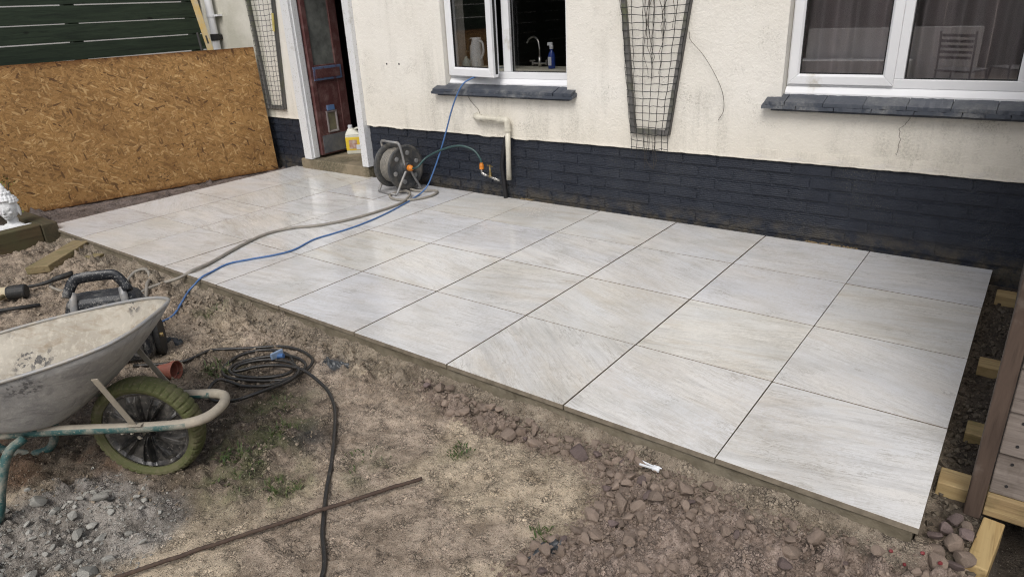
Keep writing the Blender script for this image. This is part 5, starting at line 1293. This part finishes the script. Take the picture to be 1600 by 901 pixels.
b = MB(); b.tube(cc, rk, 10); o = b.build('coiled_hose', M['hoseblack'], sm=True); tag(o, 'loosely coiled black hose trailing across the earth in front of the patio', 'hose')
b = MB(); ep = [(-1.876, -1.385), (-1.658, -.977), (-1.441, -.568)]
ep = [Vector((x, y, float(gz(x, y)))) for x, y in ep]; za = max(.012+ep[0].z, 0-.09)
pts = []
for i in range(121):
    k = i/120; x, y = -2.02+(-1.441+2.02)*k, -1.655+(-.568+1.655)*k
    pts.append((x, y, max(float(gz(x, y))*.25+(-.090)*.75, -.094)+.012+.010*math.sin(k*2.2)))
b.tube(pts, [.0062+(.0011 if i % 2 else 0) for i in range(121)], 8); o = b.build('steel_bar', M['rust'], sm=True); tag(o, 'long rusty reinforcing bar lying on the earth across the black hose', 'steel bar')
# scrap: clip, blue fitting, dark sheeting
zc_ = float(gz(-.806, -.09))+.02
cl_ = thing('plastic_clip', 'small white plastic tile clip lying on the brown stones by the patio edge', 'clip', (-.806, -.09, zc_))
Mc_ = Matrix.Translation((-.806, -.09, zc_+.016)) @ Euler((R(8), R(6), R(12))).to_matrix().to_4x4() @ Matrix.Scale(.82, 4)
b = MB(); b.box(-.045, .012, -.004, .004, -.003, .003, Mc_); b.box(-.045, .012, .010, .016, -.003, .003, Mc_ @ Matrix.Rotation(R(-10), 4, 'Z')); b.build('strap', M['whiteclip'], cl_)
b = MB(); b.box(.012, .042, -.010, .016, -.006, .008, Mc_); b.box(.018, .05, .0, .006, .008, .014, Mc_); o = b.build('wedge', M['whiteclip'], cl_); bevel(o, .003, 2)
zb_ = float(gz(-2.60, -.30))+.035
bf = thing('hose_fitting', 'small blue plastic fitting lying on the coiled black hose', 'fitting', (-2.625, -.318, zb_))
b = MB(); b.tube([(-2.655, -.330, zb_+.004), (-2.60, -.300, zb_+.010)], .012, 10); b.build('socket', M['hoseblue'], bf)
b = MB(); b.box(-2.632, -2.620, -.350, -.285, zb_, zb_+.034); o = b.build('wing', simple('pale_blue_plastic', (.30, .40, .55), rough=.4), bf); bevel(o, .004, 2)
def crumple(name, label, cat, cx, cy, sx, sy, ang, seed, m, h=.03):
    n = 26; U, V = np.meshgrid(np.linspace(-1, 1, n), np.linspace(-1, 1, n)); ed = 1+.35*fbm(U, V, 1.4, 3, seed)
    u = U*sx*ed; v = V*sy*ed*(1-.3*np.abs(U)); X = cx+u*math.cos(ang)-v*math.sin(ang); Y = cy+u*math.sin(ang)+v*math.cos(ang)
    Z = gz(X, Y)*.6+(-.095)*.4+.008+h*np.abs(fbm(U, V, 2.6, 4, seed+3))-.018*np.maximum(np.abs(U), np.abs(V))**4
    b = MB(); b.grid(X, Y, Z, flip=False); b.grid(X, Y, Z-.002, flip=True); o = b.build(name, m, sm=True); return tag(o, label, cat)
crumple('plastic_scrap', 'torn dark plastic sheeting half buried at the near edge of the brown rubble', 'plastic sheet', -.885, -.60, .075, .030, R(70), 3, M['darkfilm'])
crumple('plastic_scrap', 'scrap of dark sheeting trodden into the earth beyond the hose coil', 'plastic sheet', -2.40, -.17, .07, .03, R(20), 5, M['darkfilm'], .035)
crumple('plastic_scrap', 'dark rag flattened on the earth between the barrow nose and the blue hose', 'rag', -3.33, -.47, .055, .022, R(40), 9, M['darkfilm'], .03)

# ------------------------------------------------------------------ stones
def stone_mesh(name, seed, m, n=18, flat=.7, bev=.16):
    r = random.Random(seed); bm = bmesh.new()
    bmesh.ops.create_icosphere(bm, subdivisions=2, radius=1)
    cuts = [(Vector((r.gauss(0, 1), r.gauss(0, 1), r.gauss(0, 1))).normalized(), r.uniform(.46, .74)) for _ in range(n)]
    sy = r.uniform(.70, .95)
    for v in bm.verts:
        p = v.co.copy()
        for d, h in cuts:
            q = p.dot(d)
            if q > h: p -= d*(q-h)*.93
        p *= 1.16+r.uniform(-.035, .035)
        v.co = Vector((p.x, p.y*sy, p.z*flat))
    for f in bm.faces: f.smooth = True
    me = bpy.data.meshes.new(name); bm.to_mesh(me); bm.free(); me.materials.append(m); me.set_sharp_from_angle(angle=R(24)); return me
sb = [stone_mesh('stone', 100+k, M['stonebrown'], rnd.randint(9, 14), rnd.uniform(.62, .9)) for k in range(12)]
sdk = [stone_mesh('stone', 200+k, M['stonedark'], rnd.randint(12, 18), rnd.uniform(.6, .85)) for k in range(4)]
sg = [stone_mesh('mortar_lump', 300+k, M['stonegrey'], rnd.randint(10, 16), rnd.uniform(.4, .7)) for k in range(8)]
se = [stone_mesh('clod', 400+k, M['earthlump'], rnd.randint(14, 20), rnd.uniform(.6, .8), .14) for k in range(5)]
def inpoly(poly):
    xs = [p[0] for p in poly]; ys = [p[1] for p in poly]
    while True:
        x, y = rnd.uniform(min(xs), max(xs)), rnd.uniform(min(ys), max(ys))
        if float(polydist(x, y, poly)) > 0: return x, y
placed = []
def drop(name, meshes, x, y, s, group, label, cat, sink=.3, parent=None, z=None, gap=.85):
    for (px, py, ps) in placed:
        if (px-x)**2+(py-y)**2 < ((ps+s)*gap)**2: return None
    placed.append((x, y, s))
    me = rnd.choice(meshes); o = bpy.data.objects.new(name, me); C.objects.link(o)
    if label == LB:
        big_ = 'large' if s > .027 else 'middling' if s > .020 else 'small'; hue = 'purple brown' if me in sdk else 'brown'
        if x < -1.6: where = 'at the far narrow end of the rubble strip'
        elif x < -1.3: where = 'in the rubble strip below the second tile joint'
        elif x < -1.0: where = 'where the rubble strip is narrowest before it widens'
        elif math.hypot(x+.806, y+.09) < .14: where = 'beside the white plastic clip'
        elif math.hypot(x+.885, y+.60) < .22: where = 'around the torn dark plastic sheeting'
        elif y > -.15 and x > -.45: where = 'in front of the patio corner tile'
        elif x < -.70: where = 'along the sandy edge of the wide rubble patch'
        elif y < -.40: where = 'at the near edge of the wide rubble patch'
        elif x < -.55 and y > -.24: where = 'just below the white clip in the wide rubble patch'
        elif x < -.45: where = 'between the sand and the middle of the wide rubble patch'
        else: where = 'in the right half of the wide rubble patch'
        label = big_+' '+hue+' stone '+where; group = 'stones '+where
    if cat == 'mortar lump':
        big_ = 'chunky' if s > .019 else 'medium' if s > .012 else 'small'
        where = 'nearest the barrow leg' if x < -2.38 else 'below the barrow wheel' if y > -1.30 else 'at the near right edge of the grey rubble' if x > -2.1 else 'at the near edge of the grey rubble' if y < -1.45 else 'in the middle of the grey rubble'
        label = big_+' pale grey mortar lump '+where; group = 'mortar lumps '+where
    if group == 'stones heaped at the shed corner':
        where = 'against the patio corner' if x < .07 else 'under the foot of the shed post' if y > .06 else 'beside the near pine bearer'
        label = ('larger ' if s > .026 else 'smaller ')+('purple' if me in sdk else 'brown')+' wet stone heaped '+where
    zz = float(gz(x, y)) if z is None else z
    o.location = (x, y, zz+s*(.62-sink)); o.rotation_euler = (rnd.uniform(-.35, .35), rnd.uniform(-.35, .35), rnd.uniform(0, 6.28))
    o.scale = (s*rnd.uniform(.9, 1.25), s*rnd.uniform(.85, 1.1), s*rnd.uniform(.8, 1.1))
    tag(o, label, cat, group); return o
GB = 'brown stones of the rubble strip along the patio edge'; LB = 'brown broken stone in the rubble strip along the patio edge'
BAND1 = [(-1.93,-.085),(-1.80,-.07),(-1.47,-.085),(-1.2,-.105),(-.98,-.045),(-1.0,-.145),(-1.2,-.165),(-1.45,-.20),(-1.70,-.18)]
BAND2 = [(-1.0,-.07),(-.77,-.085),(-.55,-.085),(-.52,-.16),(-.66,-.22),(-.76,-.35),(-.80,-.50),(-.84,-.70),(-.95,-.72),(-.90,-.55),(-.85,-.40),(-.90,-.24),(-1.0,-.16)]
nst = 0
for (x, y, s, lab) in ((-1.065, -.135, .036, 'largest dark brown stone of the rubble strip, below the middle tile joint'), (-1.33, -.075, .030, None), (-.905, -.04, .027, 'squarish pinkish stone leaning on the mortar below the patio edge'), (-.66, -.12, .033, None), (-.30, -.22, .030, 'single reddish stone lying apart in the near earth at lower right'), (-1.245, -.165, .030, None), (-.60, -.075, .024, None), (-.80, -.30, .034, None), (-.86, -.34, .026, None)):
    o = drop('stone', sdk if lab and 'dark' in lab else sb, x, y, s, GB, lab or LB, 'stone', .2)
    nst += 1
tries = 0
while nst < 290 and tries < 14000:
    tries += 1
    q = rnd.random()
    poly = BAND1 if q < .32 else BAND2 if q < .76 else GRAVEL
    x, y = inpoly(poly)
    s = (rnd.uniform(.014, .029) if q < .76 else rnd.uniform(.012, .022))*(1.3 if rnd.random() < .14 else 1)
    if drop('stone', sb if rnd.random() < .9 else sdk, x, y, s, GB, LB, 'stone', .0 if q < .76 else .15, gap=.78): nst += 1
# stones under the shed corner
SC = [(.03,.08),(.07,.22),(.105,.22),(.125,.05),(.12,-.06),(.03,-.05)]
k = 0; tries = 0
while k < 26 and tries < 3000:
    tries += 1; x, y = inpoly(SC)
    if drop('stone', sb if k % 2 else sdk, x, y, rnd.uniform(.020, .032), 'stones heaped at the shed corner', 'wet purple brown stone heaped between the patio corner and the shed post', 'stone', .1, z=-.085+.03*(k/26)): k += 1
GG = 'grey mortar lumps strewn in front of the barrow'; k = 0; tries = 0
while k < 75 and tries < 5000:
    tries += 1; x, y = inpoly(RUBBLE); s = rnd.uniform(.009, .019)*(rnd.uniform(1.6, 2.1) if rnd.random() < .2 else 1)
    if drop('mortar_lump', sg, x, y, s, GG, 'pale grey lump of old mortar on the earth in front of the barrow', 'mortar lump', .12): k += 1
# everything too small to count, joined
def scatter(name, label, gens, seed):
    r = random.Random(seed); rs = np.random.RandomState(seed)
    V = []; F = []; MI = []; k0 = 0
    proto = []
    for q in range(10):
        bm = bmesh.new()
        for _ in range(9):
            v = Vector((r.gauss(0, 1), r.gauss(0, 1), r.gauss(0, 1))).normalized(); bm.verts.new((v.x, v.y*.85, v.z*.7))
        bmesh.ops.convex_hull(bm, input=bm.verts); bmesh.ops.delete(bm, geom=[v for v in bm.verts if not v.link_faces], context='VERTS'); bm.verts.index_update()
        proto.append((np.array([v.co[:] for v in bm.verts]), [[v.index for v in f.verts] for f in bm.faces])); bm.free()
    for (pts, sizes, mi) in gens:
        zz = gz(pts[:, 0], pts[:, 1])
        for (x, y), z, s in zip(pts, zz, sizes):
            pv, pf = proto[r.randrange(10)]; a = r.uniform(0, 6.28); c_, s_ = math.cos(a), math.sin(a)
            P = pv*s; P = np.stack([P[:, 0]*c_-P[:, 1]*s_+x, P[:, 0]*s_+P[:, 1]*c_+y, P[:, 2]+z+s*.15], 1)
            V.append(P); F += [[i+k0 for i in f] for f in pf]; MI += [mi]*len(pf); k0 += len(P)
    me = bpy.data.meshes.new(name); me.from_pydata(np.concatenate(V).tolist(), [], F)
    for mm in (M['stonebrown'], M['stonegrey'], M['earthlump'], M['mortar'], M['wetsoil']): me.materials.append(mm)
    me.polygons.foreach_set('material_index', MI); me.update()
    return tag(link_mesh(name, me), label, kind='stuff')
rs = np.random.RandomState(4)
def pts_in(poly, n, feather=0):
    xs = [p[0] for p in poly]; ys = [p[1] for p in poly]; P = np.stack([rs.uniform(min(xs)-feather, max(xs)+feather, n*6), rs.uniform(min(ys)-feather, max(ys)+feather, n*6)], 1)
    d = polydist(P[:, 0], P[:, 1], poly); P = P[(d > -feather*rs.rand(len(d))) & (P[:, 1] < -.02)]; return P[:n]
def sz(n, a, b): return a+(b-a)*rs.rand(n)**2.2
g1 = pts_in(BAND1, 1400, .04); g2 = pts_in(BAND2, 2600, .05); g3 = pts_in(GRAVEL, 6000, .03); g4 = pts_in(RUBBLE, 1500, .05); g5 = pts_in(SOIL, 2600, .12)
box = lambda n, x0, x1, y0, y1: np.stack([rs.uniform(x0, x1, n), rs.uniform(y0, y1, n)], 1)
g6 = box(2600, -5.3, -2.6, -.75, -.05); g7 = box(2200, -2.8, -.9, -1.3, -.12); g8 = box(900, -5.8, -3.2, -.12, -.02); g9 = box(700, -6.9, -6.09, .1, 2.2); g10 = box(1800, -2.6, -.2, -.13, -.02); g11 = box(900, .0, .14, .0, 2.3); g12 = box(330, -5.3, -2.5, -.60, -.10); g13 = box(260, -4.2, -1.9, -.17, -.05)
scatter('gravel', 'fine brown gravel and grit in the rubble strip', [(g1, sz(len(g1), .003, .011), 0), (g2, sz(len(g2), .003, .011), 0), (g3, sz(len(g3), .002, .012), 0)], 1)
scatter('rubble', 'crumbled grey mortar grit in front of the barrow', [(g4, sz(len(g4), .002, .008), 1)], 2)
scatter('dirt', 'crumbs of earth and grit over the ground', [(g5, sz(len(g5), .002, .009), 2), (g6, sz(len(g6), .003, .012), 2), (g7, sz(len(g7), .0012, .0035), 2), (g8, sz(len(g8), .003, .010), 2), (g9, sz(len(g9), .002, .006), 2), (g10, sz(len(g10), .002, .009), 2), (g11, sz(len(g11), .005, .018), 4), (g12, sz(len(g12), .008, .024), 2), (g13, sz(len(g13), .006, .020), 2)], 3)
for (x, y) in ((-.06, -.05), (.015, -.03), (-.02, -.075), (.06, -.05)):
    o = drop('red_scrap', [sb[0]], x, y, .009, 'red fragments', 'tiny red fragment among the stones by the shed corner', 'fragment', .0, gap=.3)
    if o: 
        o.data = sb[0].copy(); o.data.materials.clear(); o.data.materials.append(M['berry']); o.location.z += .012; o.scale = [q*.7 for q in o.scale]
b = MB()
for (x0, x1, zz) in ((-3.16, -3.05, .004), (-.98, -.68, .003)):
    for i in range(60):
        x = rnd.uniform(x0, x1); s = rnd.uniform(.004, .011); y = 2.381+rnd.uniform(-.012, .002); a = rnd.uniform(0, 6)
        b.add([(x+s*math.cos(a+q*2.09), y+s*.6*math.sin(a+q*2.09), zz) for q in range(3)]+[(x, y, zz+s*.9)], [(0, 2, 1), (0, 1, 3), (1, 2, 3), (2, 0, 3)])
o = b.build('debris', simple('tan_crumbs', (.26, .19, .10), (.16, .12, .07), 40, .9)); tag(o, 'tan crumbs in the gap between the tiles and the plinth', kind='stuff')
# weeds
b = MB(); r = random.Random(21)
for (cx, cy, n, rad, h) in ((-2.126, -.647, 70, .055, .035), (-2.12, -.866, 80, .06, .04), (-1.832, -.873, 80, .07, .03), (-2.10, -.74, 50, .09, .025), (-3.46, -.133, 60, .07, .04), (-2.82, -.52, 70, .06, .045), (-1.448, -.356, 60, .05, .025), (-2.0, -.93, 50, .10, .022), (-1.70, -.60, 30, .09, .02), (-2.3, -.55, 40, .10, .025), (-.95, -.55, 30, .04, .03)):
    for _ in range(n):
        a = r.uniform(0, 6.28); q = rad*math.sqrt(r.random()); x, y = cx+q*math.cos(a), cy+q*math.sin(a); z = float(gz(x, y)); d = Vector((r.gauss(0, 1), r.gauss(0, 1), 0)).normalized(); hh = h*r.uniform(.4, 1.1); wv = Vector((-d.y, d.x, 0))*r.uniform(.0014, .0034)
        p = Vector((x, y, z-.002)); m1 = p+d*hh*.35+Vector((0, 0, hh*.6)); t_ = p+d*hh*.9+Vector((0, 0, hh*.75))
        b.add([p-wv*.6, p+wv*.6, m1+wv, m1-wv, t_], [(0, 1, 2, 3), (3, 2, 4)])
o = b.build('weeds', M['weed']); tag(o, 'sparse small weeds and grass on the trampled earth', kind='stuff')

# ------------------------------------------------------------------ shed at the right
shed = thing('shed', 'corner of a weathered timber shed with a brown post raised on pine bearers', 'shed', (.5, .27, -.1))
b = MB()
x0, x1, yf = .088, .133, .262
b.add([(x0, yf, -.09), (x1, yf, -.09), (x1, yf, 2.0), (x0, yf, 2.0), (x0-.002, yf+.012, -.09), (x1, yf+.02, -.09), (x1, yf+.02, 2.0), (x0-.002, yf+.085, 2.0)], [(0, 1, 2, 3), (7, 6, 5, 4), (0, 4, 5, 1), (1, 5, 6, 2), (2, 6, 7, 3), (3, 7, 4, 0)])
o = b.build('corner_post', M['postwood'], shed); fix_normals(o); bevel(o, .004, 2)
for k in range(14):
    z0 = .005+.142*k; b = MB(); r_ = rnd.uniform(-.001, .001)
    yb_ = yf+.022
    b.add([(.137, yb_, z0), (2.2, yb_, z0+r_), (2.2, yb_+.011, z0+.150), (.137, yb_+.011, z0+.150), (.137, yb_+.018, z0), (2.2, yb_+.018, z0), (2.2, yb_+.022, z0+.150), (.137, yb_+.022, z0+.150)], [(0, 1, 2, 3), (7, 6, 5, 4), (0, 4, 5, 1), (1, 5, 6, 2), (2, 6, 7, 3), (3, 7, 4, 0)])
    o = b.build('board', M['cladding'], shed); fix_normals(o); bevel(o, .003, 2)
    b = MB()
    for (xx) in (.175, .90):
        for dz in (.035, .11):
            b.lathe([(.0045, 0), (.0045, .003)], Matrix.Translation((xx, yb_+.011*(dz/.15)+.0005, z0+dz)) @ Matrix.Rotation(R(90), 4, 'X'), 8)
    b.build('nail', M['dark_metal'], o)
b = MB(); b.box(.135, 2.2, .268, .330, -.072, .002); o = b.build('bottom_rail', mat_wood('rail_wood', (.36, .27, .14), (.22, .15, .08), 0, .9, .7, True, (.13, .11, .05), .3), shed); bevel(o, .004, 2)
b = MB(); b.box(.20, 2.2, .345, 2.3, -.040, .0); b.build('floor', M['postwood'], shed)
b = MB(); b.box(.118, .150, .36, 2.33, -.03, 2.0); b.build('side_wall', M['cladding'], shed)
for (y, xl, zt_) in ((.36, .004, -.042), (.73, .044, -.050), (1.29, .032, -.045), (2.15, .034, -.042)):
    b = MB(); b.box(xl, 2.1, y-.035, y+.060, zt_-.060, zt_); o = b.build('bearer', M['pine'], shed); bevel(o, .004, 2)
b = MB(); b.box(.140, .196, .02, .262, -.165, -.075, Matrix.Translation((.19, .26, 0)) @ Matrix.Rotation(R(-6), 4, 'Z') @ Matrix.Translation((-.19, -.26, 0))); o = b.build('bearer', M['pine_y'], shed); bevel(o, .004, 2); tag(o, 'pine bearer running toward the viewer under the shed corner')
b = MB(); b.box(.10, 2.3, .20, 2.35, 2.0, 2.06); b.build('roof', M['slate'], shed)

# ------------------------------------------------------------------ the garden behind the viewer, mirrored in the wide window
gw = MB(); gw.box(-3.4, -.9, -6.16, -6.1, -.12, .82); o = gw.build('garden_wall', M['gardenwall']); bevel(o, .01, 2); tag(o, 'low pale garden wall behind the viewer, mirrored in the wide window', 'wall')
gw = MB(); gw.box(-4.3, -1.75, -6.09, -5.6, -.12, .36); o = gw.build('garden_step', M['gardenwall']); bevel(o, .01, 2); tag(o, 'pale raised step before the low garden wall, mirrored in the left light', 'step')
b = MB()
bk = thing('added_back_fence', 'dark board fence added behind the viewer to darken the reflection in the wide window', 'fence', (-2, -9.5, -.1))  # dark boards added out of view so the mirrored pale wall stands out
for k in range(15):
    b = MB(); b.box(-9+.8*k, -9+.8*k+.79, -9.52, -9.48, -.2, 2.6); b.build('board', M['fence'], bk)
def chair(x, y, rz, label):
    t = thing('garden_chair', label, 'chair', (x, y, -.1), rz, 'dark garden chairs mirrored in the wide window')
    b = LMB(); b.box(-.24, .24, -.22, .22, .43, .46); o = b.build('seat', M['dark_metal'], t); bevel(o, .01, 2)
    b = LMB()
    for q in range(5): b.box(-.20, .20, .222, .238, .60+.07*q, .635+.07*q)
    o = b.build('backrest', M['dark_metal'], t)
    for sx in (-1, 1):
        for sy in (-1, 1):
            b = LMB(); b.tube([(sx*.25, sy*.27, 0), (sx*.22, sy*.20, .44)]+([(sx*.22, .235, .95)] if sy > 0 else []), .013, 8); b.build('leg', M['dark_metal'], t)
chair(-.95, -4.5, R(20), 'dark garden chair mirrored in the wide window, nearer the shed'); chair(-.35, -4.9, R(-35), 'dark garden chair mirrored in the wide window, beside the first')
